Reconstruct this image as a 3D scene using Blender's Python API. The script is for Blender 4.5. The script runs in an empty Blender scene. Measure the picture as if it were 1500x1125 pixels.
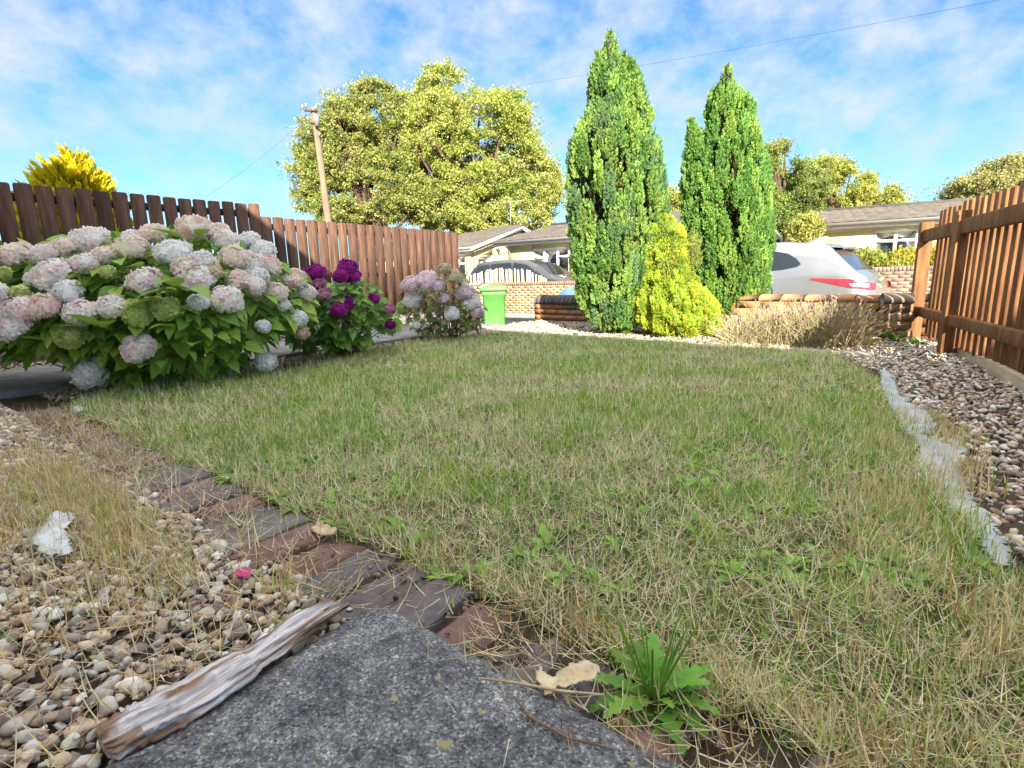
import bpy, math, random
import numpy as np
from mathutils import Matrix, Vector
rng = np.random.default_rng(7); random.seed(7)
SC = bpy.context.scene; COL = SC.collection
rad = math.radians
# ------------------------------------------------------------------ camera
FPX, CX, CY = 770.0, 750.0, 562.5
cam_d = bpy.data.cameras.new('camera'); cam = bpy.data.objects.new('camera', cam_d); COL.objects.link(cam)
cam_d.sensor_width = 36; cam_d.lens = 36*FPX/1500; cam_d.clip_start = .02; cam_d.clip_end = 1500
_R = Matrix.Rotation(rad(90-11.3), 3, 'X') @ Matrix.Rotation(rad(-1.5), 3, 'Z')
cam.matrix_world = Matrix.Translation((0, 0, .6)) @ _R.to_4x4()
SC.camera = cam
R3 = np.array(_R); C3 = np.array([0, 0, .6])
# ------------------------------------------------------------------ light
SUN_AZ, SUN_EL = 4.0, 27.0     # light travels AZ degrees left of +Y
w = bpy.data.worlds.new('World'); SC.world = w; w.use_nodes = True
nt = w.node_tree; N = nt.nodes; L = nt.links; N.clear()
sky = N.new('ShaderNodeTexSky'); sky.sky_type = 'NISHITA'; sky.sun_disc = False
sky.sun_elevation = rad(SUN_EL); sky.sun_rotation = rad(180-SUN_AZ); sky.ozone_density = 2.2; sky.air_density = 1.0; sky.dust_density = .6
tc = N.new('ShaderNodeTexCoord'); mp = N.new('ShaderNodeMapping'); mp.inputs['Scale'].default_value = (1.0, 1.0, 1.5); mp.inputs['Rotation'].default_value = (0.25, .5, .4)
n1 = N.new('ShaderNodeTexNoise'); n1.inputs['Scale'].default_value = 12; n1.inputs['Detail'].default_value = 7; n1.inputs['Roughness'].default_value = .6; n1.inputs['Distortion'].default_value = .05
n2 = N.new('ShaderNodeTexNoise'); n2.inputs['Scale'].default_value = 1.7; n2.inputs['Detail'].default_value = 2
cr = N.new('ShaderNodeMapRange'); cr.inputs[1].default_value = .34; cr.inputs[2].default_value = .70
cr2 = N.new('ShaderNodeMapRange'); cr2.inputs[1].default_value = .25; cr2.inputs[2].default_value = .55
mu = N.new('ShaderNodeMath'); mu.operation = 'MULTIPLY'
mu2 = N.new('ShaderNodeMath'); mu2.operation = 'MULTIPLY'; mu2.inputs[1].default_value = .85
mix = N.new('ShaderNodeMix'); mix.data_type = 'RGBA'; mix.inputs[7].default_value = (2.9, 3.15, 3.4, 1)
tint = N.new('ShaderNodeMix'); tint.data_type = 'RGBA'; tint.blend_type = 'MULTIPLY'; tint.inputs[0].default_value = 1; tint.inputs[7].default_value = (.42, .66, .84, 1)
bg = N.new('ShaderNodeBackground'); bg.inputs['Strength'].default_value = .07; out = N.new('ShaderNodeOutputWorld')
L.new(tc.outputs['Generated'], mp.inputs['Vector'])
L.new(mp.outputs[0], n1.inputs['Vector']); L.new(tc.outputs['Generated'], n2.inputs['Vector'])
L.new(n1.outputs[0], cr.inputs[0]); L.new(n2.outputs[0], cr2.inputs[0]); L.new(cr.outputs[0], mu.inputs[0]); L.new(cr2.outputs[0], mu.inputs[1])
L.new(mu.outputs[0], mu2.inputs[0]); L.new(mu2.outputs[0], mix.inputs[0]); L.new(sky.outputs[0], tint.inputs[6]); L.new(tint.outputs[2], mix.inputs[6])
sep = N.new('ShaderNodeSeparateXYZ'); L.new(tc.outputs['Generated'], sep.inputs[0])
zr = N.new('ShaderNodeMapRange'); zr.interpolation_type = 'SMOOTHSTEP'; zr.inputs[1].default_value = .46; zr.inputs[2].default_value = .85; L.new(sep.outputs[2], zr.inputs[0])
fill_veil = N.new('ShaderNodeMapRange'); fill_veil.inputs[1].default_value = .3; fill_veil.inputs[2].default_value = .6; fill_veil.inputs[3].default_value = .55; L.new(n2.outputs[0], fill_veil.inputs[0])
vm_ = N.new('ShaderNodeMath'); vm_.operation = 'MULTIPLY'; L.new(zr.outputs[0], vm_.inputs[0]); L.new(fill_veil.outputs[0], vm_.inputs[1])
mix_fill = N.new('ShaderNodeMix'); mix_fill.data_type = 'RGBA'; mix_fill.inputs[7].default_value = (10.4, 9.9, 9.0, 1)      # added unseen fill glow overhead, mixed into the sky to lift the shade
L.new(vm_.outputs[0], mix_fill.inputs[0]); L.new(mix.outputs[2], mix_fill.inputs[6]); L.new(mix_fill.outputs[2], bg.inputs['Color']); L.new(bg.outputs[0], out.inputs['Surface'])
sd = bpy.data.lights.new('sun', 'SUN'); sd.energy = 4.0; sd.angle = rad(.53); sd.color = (1, .89, .70)
so = bpy.data.objects.new('sun', sd); COL.objects.link(so); so.location = (3, -8, 12)
Ldir = Vector((-math.sin(rad(SUN_AZ))*math.cos(rad(SUN_EL)), math.cos(rad(SUN_AZ))*math.cos(rad(SUN_EL)), -math.sin(rad(SUN_EL))))
so.rotation_euler = Ldir.to_track_quat('-Z', 'Y').to_euler()
SC.view_settings.view_transform = 'Standard'; SC.view_settings.look = 'None'; SC.view_settings.gamma = 1
SC.view_settings.exposure = 2.05
SC.render.engine = 'CYCLES'; SC.cycles.max_bounces = 6; SC.cycles.transparent_max_bounces = 8
# ------------------------------------------------------------------ coordinate helpers
def ray(x, y): return R3 @ np.array([(x-CX)/FPX, -(y-CY)/FPX, -1.0])
def G(x, y, z=0.0):
    d = ray(x, y); return C3+d*((z-C3[2])/d[2])
def D(x, y, Y):
    d = ray(x, y); return C3+d*(Y/d[1])
EA = np.array([-.7915, .6112, 0]); EN = np.array([.6112, .7915, 0]); UP = np.array([0, 0, 1.0])
def A(a, n, z=0.0): return EA*a+EN*n+UP*z           # garden axes: a = leftwards along the house, n = away from it
# ------------------------------------------------------------------ noise
_P = rng.random((64, 64, 64))
def vnoise(P, s=1.0):
    q = np.asarray(P, float)*s; i = np.floor(q).astype(int); f = q-i; f = f*f*(3-2*f)
    r = 0
    for dx in (0, 1):
        for dy in (0, 1):
            for dz in (0, 1):
                wgt = (f[..., 0] if dx else 1-f[..., 0])*(f[..., 1] if dy else 1-f[..., 1])*(f[..., 2] if dz else 1-f[..., 2])
                r = r+wgt*_P[(i[..., 0]+dx) % 64, (i[..., 1]+dy) % 64, (i[..., 2]+dz) % 64]
    return r
def fbm(P, s=1.0): return (vnoise(P, s)*.55+vnoise(P, s*2.1)*.28+vnoise(P, s*4.3)*.17)
# ------------------------------------------------------------------ mesh builder
class MB:
    def __init__(s): s.V = []; s.F = []; s.C = []; s.n = 0
    def add(s, V, F, col=None):
        V = np.asarray(V, float).reshape(-1, 3)
        if isinstance(F, np.ndarray) and F.ndim == 2: s.F.append(F+s.n)
        else:
            by = {}
            for f in F: by.setdefault(len(f), []).append(f)
            for k, fs in by.items(): s.F.append(np.array(fs, int)+s.n)
        if col is None: col = (1, 1, 1)
        c = np.asarray(col, float)
        if c.ndim == 1: c = np.tile(c, (len(V), 1))
        s.V.append(V); s.C.append(c); s.n += len(V)
        return s
    def box(s, c, hx, hy, hz, ax=None, col=None, jit=0):
        ax = np.eye(3) if ax is None else np.asarray(ax)
        S = np.array([[x, y, z] for x in (-1, 1) for y in (-1, 1) for z in (-1, 1)], float)*[hx, hy, hz]
        if jit: S = S+rng.uniform(-jit, jit, S.shape)
        return s.add(np.asarray(c)+S @ ax, [[0, 1, 3, 2], [4, 6, 7, 5], [0, 4, 5, 1], [2, 3, 7, 6], [0, 2, 6, 4], [1, 5, 7, 3]], col)
    def bar(s, p, q, w_, h_, side=None, col=None):      # box from p to q, w_ across 'side', h_ the third way
        p = np.asarray(p, float); q = np.asarray(q, float); d = q-p; l = np.linalg.norm(d); d = d/l
        if side is None: side = np.cross(d, UP) if abs(d[2]) < .95 else EA
        side = np.asarray(side, float); side = side-d*(side @ d); side /= np.linalg.norm(side); t = np.cross(d, side)
        return s.box((p+q)/2, l/2, w_/2, h_/2, np.array([d, side, t]), col)
    def tube(s, pts, r, k=6, col=None, cap=True):
        P = np.asarray(pts, float); n = len(P); r = np.broadcast_to(np.asarray(r, float), (n,))
        T = np.gradient(P, axis=0); T /= np.linalg.norm(T, axis=1)[:, None]+1e-9
        ref = np.array([0.31, .17, .93]) if abs(T[0][2]) < .9 else np.array([1.0, .1, 0])
        X = np.cross(T, ref); X /= np.linalg.norm(X, axis=1)[:, None]+1e-9; Y = np.cross(T, X)
        an = np.linspace(0, 2*np.pi, k, endpoint=False)
        V = P[:, None]+r[:, None, None]*(np.cos(an)[None, :, None]*X[:, None]+np.sin(an)[None, :, None]*Y[:, None])
        F = [[i*k+j, i*k+(j+1) % k, (i+1)*k+(j+1) % k, (i+1)*k+j] for i in range(n-1) for j in range(k)]
        F = F+([list(range(k))[::-1], [(n-1)*k+j for j in range(k)]] if cap else [])
        return s.add(V.reshape(-1, 3), F, col)
    def grid(s, P, col=None, flip=False):               # P (m,n,3)
        m, n = P.shape[:2]; i, j = np.meshgrid(np.arange(m-1), np.arange(n-1), indexing='ij'); b = (i*n+j).ravel()
        F = np.stack([b, b+1, b+n+1, b+n], 1)
        if flip: F = F[:, ::-1]
        if col is not None and np.ndim(col) == 3: col = np.asarray(col).reshape(-1, 3)
        return s.add(P.reshape(-1, 3), F, col)
    def inst(s, T, F, pos, rot, sc, col, cv=None):      # template verts T(k,3), faces F(m,q), N instances; rot rows are local axes
        pos = np.asarray(pos); n = len(pos); sc = np.asarray(sc, float)
        if sc.ndim == 1: sc = np.repeat(sc[:, None], 3, 1)
        V = np.einsum('nki,nij->nkj', T[None]*sc[:, None], rot)+pos[:, None]
        k = len(T); FF = (np.asarray(F)[None]+(np.arange(n)*k)[:, None, None]).reshape(-1, np.asarray(F).shape[1])
        c = np.repeat(np.asarray(col)[:, None], k, 1)
        if cv is not None: c = c*cv[None]
        return s.add(V.reshape(-1, 3), FF, c.reshape(-1, 3))
    def build(s, name, mat, parent=None, smooth=False, kind=None):
        V = np.concatenate(s.V); C = np.concatenate(s.C)
        if parent is not None:
            o_ = np.array(parent.location); p = parent.parent
            while p is not None: o_ = o_+np.array(p.location); p = p.parent
            V = V-o_
        me = bpy.data.meshes.new(name)
        loops = np.concatenate([f.ravel() for f in s.F]); tot = np.concatenate([np.full(len(f), f.shape[1]) for f in s.F])
        st = np.concatenate([[0], np.cumsum(tot)[:-1]])
        me.vertices.add(len(V)); me.vertices.foreach_set('co', V.astype(np.float32).ravel())
        me.loops.add(len(loops)); me.loops.foreach_set('vertex_index', loops.astype(np.int32))
        me.polygons.add(len(tot)); me.polygons.foreach_set('loop_start', st.astype(np.int32))
        if smooth: me.polygons.foreach_set('use_smooth', np.ones(len(tot), bool))
        ca = me.color_attributes.new('col', 'FLOAT_COLOR', 'POINT')
        ca.data.foreach_set('color', np.concatenate([np.clip(C, 0, 1), np.ones((len(C), 1))], 1).astype(np.float32).ravel())
        me.update(calc_edges=True); me.validate()
        me.materials.append(mat)
        o = bpy.data.objects.new(name, me); COL.objects.link(o)
        if parent is not None: o.parent = parent
        if kind: o['kind'] = kind
        return o
def thing(name, label, cat, loc=(0, 0, 0), group=None):
    o = bpy.data.objects.new(name, None); o.empty_display_size = .2; COL.objects.link(o); o.location = tuple(float(v) for v in loc)
    o['label'] = label; o['category'] = cat
    if group: o['group'] = group
    return o
def tag(o, label, cat, group=None):
    o['label'] = label; o['category'] = cat
    if group: o['group'] = group
    return o
def bevel(o, w_=.004, seg=2):
    m = o.modifiers.new('bevel', 'BEVEL'); m.width = w_; m.segments = seg; m.limit_method = 'ANGLE'; return o
# ------------------------------------------------------------------ materials
def base_mat(name):
    m = bpy.data.materials.new(name); m.use_nodes = True; t = m.node_tree; return m, t, t.nodes['Principled BSDF'], t.nodes['Material Output']
def noise_node(t, scale, detail=4, rough=.55, stretch=None):
    n = t.nodes.new('ShaderNodeTexNoise'); n.inputs['Scale'].default_value = scale; n.inputs['Detail'].default_value = detail; n.inputs['Roughness'].default_value = rough
    c = t.nodes.new('ShaderNodeTexCoord'); mpn = t.nodes.new('ShaderNodeMapping')
    if stretch: mpn.inputs['Scale'].default_value = stretch
    t.links.new(c.outputs['Object'], mpn.inputs[0]); t.links.new(mpn.outputs[0], n.inputs['Vector']); return n
def ramp(t, src, stops):
    r = t.nodes.new('ShaderNodeValToRGB'); e = r.color_ramp.elements
    while len(e) > 1: e.remove(e[-1])
    e[0].position = stops[0][0]; e[0].color = (*stops[0][1], 1)
    for p, c in stops[1:]:
        k = e.new(p); k.color = (*c, 1)
    t.links.new(src, r.inputs[0]); return r
def pm(name, stops, scale=8, rough=.8, bump=.3, bscale=40, stretch=None, spec=.3, metal=0, usecol=False, dist=.01, detail=6):
    m, t, b, o = base_mat(name); n = noise_node(t, scale, detail, .6, stretch); r = ramp(t, n.outputs[0], stops); src = r.outputs[0]
    if usecol:
        a = t.nodes.new('ShaderNodeVertexColor'); a.layer_name = 'col'; x = t.nodes.new('ShaderNodeMix'); x.data_type = 'RGBA'; x.blend_type = 'MULTIPLY'; x.inputs[0].default_value = 1
        t.links.new(src, x.inputs[6]); t.links.new(a.outputs[0], x.inputs[7]); src = x.outputs[2]
    t.links.new(src, b.inputs['Base Color']); b.inputs['Roughness'].default_value = rough; b.inputs['Specular IOR Level'].default_value = spec; b.inputs['Metallic'].default_value = metal
    if bump:
        bn = noise_node(t, bscale, 6, .6, stretch); bp = t.nodes.new('ShaderNodeBump'); bp.inputs['Strength'].default_value = bump; bp.inputs['Distance'].default_value = dist
        t.links.new(bn.outputs[0], bp.inputs['Height']); t.links.new(bp.outputs[0], b.inputs['Normal'])
    return m
def flat(name, c, rough=.5, spec=.5, metal=0, coat=0, var=.06, scale=15):
    lo = tuple(max(0, v*(1-var)) for v in c); hi = tuple(min(1, v*(1+var)) for v in c)
    m = pm(name, [(.35, lo), (.65, hi)], scale, rough, 0, spec=spec, metal=metal)
    if coat: m.node_tree.nodes['Principled BSDF'].inputs['Coat Weight'].default_value = coat; m.node_tree.nodes['Principled BSDF'].inputs['Coat Roughness'].default_value = .04
    return m
def leafmat(name, rough=.5, tr=.3, spec=.3, nscale=60, nv=.25):
    m, t, b, o = base_mat(name); a = t.nodes.new('ShaderNodeVertexColor'); a.layer_name = 'col'
    n = noise_node(t, nscale, 3); r = ramp(t, n.outputs[0], [(.3, (1-nv,)*3), (.7, (1, 1, 1))])
    x = t.nodes.new('ShaderNodeMix'); x.data_type = 'RGBA'; x.blend_type = 'MULTIPLY'; x.inputs[0].default_value = 1
    t.links.new(a.outputs[0], x.inputs[6]); t.links.new(r.outputs[0], x.inputs[7])
    t.links.new(x.outputs[2], b.inputs['Base Color']); b.inputs['Roughness'].default_value = rough; b.inputs['Specular IOR Level'].default_value = spec
    if tr:
        tn = t.nodes.new('ShaderNodeBsdfTranslucent'); ms = t.nodes.new('ShaderNodeMixShader'); ms.inputs[0].default_value = tr
        t.links.new(x.outputs[2], tn.inputs[0]); t.links.new(b.outputs[0], ms.inputs[1]); t.links.new(tn.outputs[0], ms.inputs[2]); t.links.new(ms.outputs[0], o.inputs['Surface'])
    return m
def glassmat(name, c, rough=.05):
    m, t, b, o = base_mat(name); b.inputs['Base Color'].default_value = (*c, 1); b.inputs['Roughness'].default_value = rough; b.inputs['Specular IOR Level'].default_value = .9
    n = noise_node(t, 3, 2); bp = t.nodes.new('ShaderNodeBump'); bp.inputs['Strength'].default_value = .03; t.links.new(n.outputs[0], bp.inputs['Height']); t.links.new(bp.outputs[0], b.inputs['Normal'])
    return m
def clearglass(name):
    m, t, b, o = base_mat(name); tr = t.nodes.new('ShaderNodeBsdfTransparent'); tr.inputs[0].default_value = (.62, .66, .65, 1); g = t.nodes.new('ShaderNodeBsdfGlossy'); g.inputs['Roughness'].default_value = .03
    fr = t.nodes.new('ShaderNodeFresnel'); fr.inputs[0].default_value = 1.6; ms = t.nodes.new('ShaderNodeMixShader')
    t.links.new(fr.outputs[0], ms.inputs[0]); t.links.new(tr.outputs[0], ms.inputs[1]); t.links.new(g.outputs[0], ms.inputs[2]); t.links.new(ms.outputs[0], o.inputs['Surface']); return m
M_leaf = leafmat('leaf', .45, .3); M_petal = leafmat('petal', .8, .42, .1, 120, .04); M_grass = leafmat('grass_blades', .6, .3, .2, 90, .15)
M_conif = leafmat('conifer_foliage', .6, .3, .2, 30, .2); M_tree = leafmat('tree_foliage', .6, .35, .2, 2, .3)
M_fence_l = pm('stained_fence_wood', [(.25, (.05, .027, .022)), (.5, (.105, .056, .04)), (.68, (.18, .098, .064)), (.8, (.20, .15, .12))], 5, .75, .5, 60, (6, 6, .6), usecol=True)
M_fence_r = pm('brown_fence_wood', [(.25, (.09, .038, .02)), (.48, (.21, .095, .04)), (.66, (.33, .165, .07)), (.8, (.30, .21, .13))], 5, .75, .5, 60, (6, 6, .6), usecol=True)
M_bark = pm('bark', [(.3, (.05, .035, .025)), (.7, (.16, .11, .08))], 12, .9, .6, 50)
M_stem = pm('woody_stem', [(.3, (.12, .07, .04)), (.7, (.28, .18, .10))], 25, .8, .3, 80)
M_soil = pm('soil', [(.3, (.045, .034, .024)), (.6, (.10, .078, .052)), (.8, (.16, .13, .09))], 14, .95, .9, 90, dist=.02)
M_stone = pm('gravel_stone', [(.3, (.72, .72, .72)), (.7, (1, 1, 1))], 60, .75, .35, 160, usecol=True, spec=.3, dist=.003)
M_brick = pm('brick', [(.25, (.55, .5, .48)), (.5, (.85, .85, .85)), (.75, (1, 1, 1))], 22, .9, .5, 90, usecol=True, dist=.006)
M_mortar = pm('mortar', [(.3, (.26, .23, .19)), (.7, (.42, .38, .32))], 30, .95, .4, 90)
M_white = flat('white_upvc', (.78, .78, .76), .35)
M_render = pm('cream_render', [(.3, (.50, .41, .23)), (.7, (.57, .48, .29))], 6, .9, .25, 120)
M_tile = pm('grey_roof_tile', [(.3, (.085, .075, .07)), (.7, (.16, .145, .13))], 9, .85, .3, 60, usecol=True)
M_asph = pm('asphalt', [(.3, (.045, .045, .047)), (.7, (.085, .083, .08))], 60, .9, .5, 200)
M_pave = pm('concrete_paving', [(.3, (.22, .21, .20)), (.7, (.36, .34, .32))], 9, .9, .3, 100)
M_glassd = glassmat('dark_glass', (.02, .025, .03)); M_clear = clearglass('window_glass')
M_rubber = flat('rubber', (.02, .02, .02), .8, .3)
M_interior = flat('dark_interior', (.03, .03, .03), .9, .2)
print('A')
#@@STRUCTURE
# ------------------------------------------------------------------ rotation helpers (vectorised)
def frames(z, roll=None):
    """rows = local axes; local z along z, random roll"""
    z = np.asarray(z, float); z = z/(np.linalg.norm(z, axis=1)[:, None]+1e-9); n = len(z)
    ref = rng.normal(size=(n, 3)) if roll is None else np.asarray(roll, float)
    x = ref-z*np.sum(ref*z, 1)[:, None]; x /= np.linalg.norm(x, axis=1)[:, None]+1e-9
    return np.stack([x, np.cross(z, x), z], 1)
def inpoly(P, poly):
    x, y = P[:, 0], P[:, 1]; c = np.zeros(len(P), bool); j = len(poly)-1
    for i in range(len(poly)):
        xi, yi = poly[i]; xj, yj = poly[j]
        c ^= ((yi > y) != (yj > y)) & (x < (xj-xi)*(y-yi)/(yj-yi+1e-12)+xi); j = i
    return c
def densify(poly, s=.1):
    out_ = []
    for i in range(len(poly)):
        p = np.array(poly[i]); q = np.array(poly[(i+1) % len(poly)]); k = max(1, int(np.linalg.norm(q-p)/s))
        for t in range(k): out_.append(p+(q-p)*t/k)
    return out_
def wall_n(a): return 5.87+.1415*(a-.27)
# ------------------------------------------------------------------ ground, road, pavement
mb = MB(); mb.box([0, 100, -.76], 400, 400, .2); mb.build('ground', pm('far_ground', [(.3, (.07, .085, .035)), (.7, (.14, .15, .07))], .6, .95, .3, 20), kind='structure')
def strip(name, n0, n1, z, mat, a0=-60, a1=60, th=.1):
    m = MB(); c = A((a0+a1)/2, (n0+n1)/2, z-th/2); m.box(c, (a1-a0)/2, (n1-n0)/2, th/2, np.array([EA, EN, UP])); return m.build(name, mat, kind='structure')
strip('road', 8.15, 12.1, -.50, M_asph)
strip('driveway', 5.28, 6.74, -.42, M_pave, a0=4.52, a1=5.85, th=.13)
strip('pavement', 6.75, 8.15, -.39, M_pave, th=.16)
strip('far_pavement', 12.1, 12.75, -.39, M_pave, th=.16)
strip('far_yard', 13.02, 30, -.36, M_pave, th=.19)
# raised garden plateau
pts = [(-12, -10)]+[(a, wall_n(a)+.1) for a in np.linspace(-12, 4.5, 7)]+[(4.5, 5.3), (5.86, 5.3), (5.86, wall_n(5.86)+.1), (12, wall_n(12)+.1), (12, -10)]
m = MB(); top = [A(a, n, -.02) for a, n in pts]; bot = [A(a, n, -.62) for a, n in pts]; k = len(pts)
m.add(top+bot, [list(range(k))[::-1]]+[[i, (i+1) % k, k+(i+1) % k, k+i] for i in range(k)]); m.build('garden_ground', M_soil, kind='structure')
# bumpy soil skin over the visible part
gx = np.linspace(-4.5, 4.2, 200); gy = np.linspace(.2, 6.2, 170); X, Y = np.meshgrid(gx, gy, indexing='ij')
Z = (fbm(np.stack([X, Y, X*0], -1), 6)-.5)*.03
P = np.stack([X, Y, Z], -1); an_n = P @ EN; an_a = P @ EA; P[..., 2] = np.where((an_n > wall_n(an_a)-.02) | ((an_a > 4.45) & (an_n > 5.25)), -.62, P[..., 2]-.002)
m = MB(); m.grid(P); m.build('soil_surface', M_soil, smooth=True, kind='structure')
# ------------------------------------------------------------------ the house behind (its eave throws the shade)
def wall_holes(m, o, ux, W, H, holes, th, nrm, col=None):
    xs = sorted({0, W, *[h[0] for h in holes], *[h[2] for h in holes]}); zs = sorted({0, H, *[h[1] for h in holes], *[h[3] for h in holes]})
    for i in range(len(xs)-1):
        for j in range(len(zs)-1):
            cx_, cz_ = (xs[i]+xs[i+1])/2, (zs[j]+zs[j+1])/2
            if any(h[0] < cx_ < h[2] and h[1] < cz_ < h[3] for h in holes): continue
            m.box(np.asarray(o)+np.asarray(ux)*cx_+UP*cz_+np.asarray(nrm)*(-th/2), (xs[i+1]-xs[i])/2, th/2, (zs[j+1]-zs[j])/2, np.array([ux, nrm, UP]), col)
def tile_roof(m, e0, e1, up, rows, th=.03, wave=.02, pitchw=.3):
    """tiled plane; e0->e1 eave line, up = vector from eave to ridge"""
    e0 = np.asarray(e0); e1 = np.asarray(e1); up = np.asarray(up); W = np.linalg.norm(e1-e0); ux = (e1-e0)/W; nr = np.cross(ux, up); nr /= np.linalg.norm(nr)
    if nr[2] < 0: nr = -nr
    nc = int(W/pitchw*6); xs = np.linspace(0, W, nc+1); wv = wave*np.abs(np.sin(xs/pitchw*np.pi))
    for r in range(rows):
        t0, t1 = r/rows, (r+1.12)/rows if r < rows-1 else 1
        Pq = []
        for t, off in ((t0, 0), (t0, th), (t1, .004)):
            Pq.append(e0+ux*xs[:, None]+up*t+nr*(off+(wv if off else wv*.5)[:, None]))
        c = np.repeat((rng.uniform(.75, 1.12, (nc//6+2)))[(xs/pitchw).astype(int)][None, :, None], 3, 0)*np.ones((3, len(xs), 3))
        m.grid(np.array(Pq), c)
PHI = math.atan(.118); HEA = EA*math.cos(PHI)+EN*math.sin(PHI); HEN = EN*math.cos(PHI)-EA*math.sin(PHI)
def AH(a, n, z=0.0): return A(.5, -1.3)+HEA*(a-.5)+HEN*(n+1.3)+UP*z
hs = thing('rendered_house', 'two storey pale rendered house behind the doorstep, throwing its shade over the lawn', 'house', AH(0, -4.5, 0))
HN, HH = -1.6, 4.27
m = MB(); hx_ = ax = np.array([HEA, HEN, UP])
wall_holes(m, AH(-6, HN, 0), HEA, 12.5, HH, [(3.0, .9, 5.0, 2.1), (3.0, 3.0, 5.0, 4.0), (6.2, .05, 7.1, 2.1), (8.4, .9, 10.4, 2.1), (8.4, 3.0, 10.4, 4.0)], .3, HEN)
m.box(AH(.25, -5.6, HH/2), 6.25, 3.7, HH/2, ax, None); m.build('wall', pm('house_render', [(.3, (.66, .60, .50)), (.7, (.76, .71, .61))], 6, .9, .3, 90), hs)
m = MB(); m.add([AH(-6.3, HN+.3, HH+.1), AH(6.8, HN+.3, HH+.1), AH(6.8, -5.5, HH+2.6), AH(-6.3, -5.5, HH+2.6), AH(-6.3, -9.6, HH+.1), AH(6.8, -9.6, HH+.1), AH(-6.3, HN+.3, HH-.06), AH(6.8, HN+.3, HH-.06), AH(6.8, -9.6, HH-.06), AH(-6.3, -9.6, HH-.06)],
    [[0, 1, 2, 3], [3, 2, 5, 4], [0, 6, 7, 1], [6, 9, 8, 7], [4, 5, 8, 9], [1, 7, 8, 5, 2], [0, 3, 4, 9, 6]]); m.build('roof', M_tile, hs)
for x0, z0, x1, z1 in [(3.0, .9, 5.0, 2.1), (3.0, 3.0, 5.0, 4.0), (8.4, .9, 10.4, 2.1), (8.4, 3.0, 10.4, 4.0)]:
    m = MB()
    for xa in (x0+.03, (x0+x1)/2, x1-.03): m.box(AH(-6+xa, HN-.08, (z0+z1)/2), .03, .03, (z1-z0)/2, ax)
    for z_ in (z0+.03, z1-.03): m.box(AH(-6+(x0+x1)/2, HN-.08, z_), (x1-x0)/2-.06, .027, .03, ax)
    wf = m.build('window', M_white, hs); g = MB(); g.box(AH(-6+(x0+x1)/2, HN-.09, (z0+z1)/2), (x1-x0)/2-.06, .008, (z1-z0)/2-.06, ax); g.build('pane', M_glassd, wf)
m = MB(); m.box(AH(.65, HN-.1, 1.08), .45, .03, 1.02, ax); dr = m.build('door', flat('door_paint', (.7, .7, .68), .4), hs)
m = MB(); m.tube([AH(.3, HN-.05, 1.0), AH(.3, HN-.02, 1.0), AH(.42, HN-.02, 1.0)], .01); m.build('handle', flat('brass', (.6, .5, .3), .3, metal=1), dr)
ax = np.array([EA, EN, UP])
print('house')
# ------------------------------------------------------------------ doorstep slab
SLAB_T = .035
n0, n1, a0, a1 = -.5, .535, -1.3, .74
gu = np.linspace(a0, a1, 220); gv = np.linspace(n0, n1, 130); U, V_ = np.meshgrid(gu, gv, indexing='ij')
edge = np.minimum(a1-U, n1-V_)
Pn = np.stack([U, V_, U*0], -1)
U2 = U-np.where(U > a1-.03, (fbm(Pn, 40)-.3)*.018, 0); V2 = V_-np.where(V_ > n1-.03, (fbm(Pn+5, 40)-.3)*.018, 0)
H = SLAB_T+(fbm(Pn, 60)-.5)*.0035+(fbm(Pn, 9)-.5)*.008-np.clip(.03-edge, 0, 1)**2*14
P = U2[..., None]*EA+V2[..., None]*EN+H[..., None]*UP
m = MB(); m.grid(P, flip=True)
side1 = np.stack([P[-1], P[-1]-UP*.06], 0); side2 = np.stack([P[:, -1], P[:, -1]-UP*.06], 0); m.grid(side1, flip=False); m.grid(side2, flip=True)
ms, t, b, o = base_mat('weathered_concrete')
na = noise_node(t, 16, 10, .8); nb = noise_node(t, 70, 9, .85); nc_ = noise_node(t, 260, 5, .8)
ra = ramp(t, na.outputs[0], [(.36, (.11, .115, .135)), (.5, (.22, .228, .25)), (.62, (.40, .41, .43))]); rb = ramp(t, nb.outputs[0], [(.38, (.45, .45, .47)), (.5, (.85, .85, .85)), (.62, (1.4, 1.4, 1.37))])
vo = t.nodes.new('ShaderNodeTexVoronoi'); vo.inputs['Scale'].default_value = 330; t.links.new(nc_.inputs['Vector'].links[0].from_socket, vo.inputs['Vector']); sx = t.nodes.new('ShaderNodeSeparateColor'); t.links.new(vo.outputs['Color'], sx.inputs[0])
rc = ramp(t, sx.outputs[0], [(.0, (.30, .30, .33)), (.25, (.75, .75, .76)), (.75, (1.05, 1.05, 1.05)), (1, (2.1, 2.1, 2.0))])
x = t.nodes.new('ShaderNodeMix'); x.data_type = 'RGBA'; x.blend_type = 'MULTIPLY'; x.inputs[0].default_value = 1; t.links.new(ra.outputs[0], x.inputs[6]); t.links.new(rb.outputs[0], x.inputs[7])
x2 = t.nodes.new('ShaderNodeMix'); x2.data_type = 'RGBA'; x2.blend_type = 'MULTIPLY'; x2.inputs[0].default_value = 1; t.links.new(x.outputs[2], x2.inputs[6]); t.links.new(rc.outputs[0], x2.inputs[7])
nl = noise_node(t, 26, 2, .5); rl = ramp(t, nl.outputs[0], [(.70, (0, 0, 0)), (.73, (1, 1, 1))]); x3 = t.nodes.new('ShaderNodeMix'); x3.data_type = 'RGBA'; x3.inputs[7].default_value = (.42, .38, .20, 1)
t.links.new(rl.outputs[0], x3.inputs[0]); t.links.new(x2.outputs[2], x3.inputs[6]); t.links.new(x3.outputs[2], b.inputs['Base Color']); b.inputs['Roughness'].default_value = .9
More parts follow.
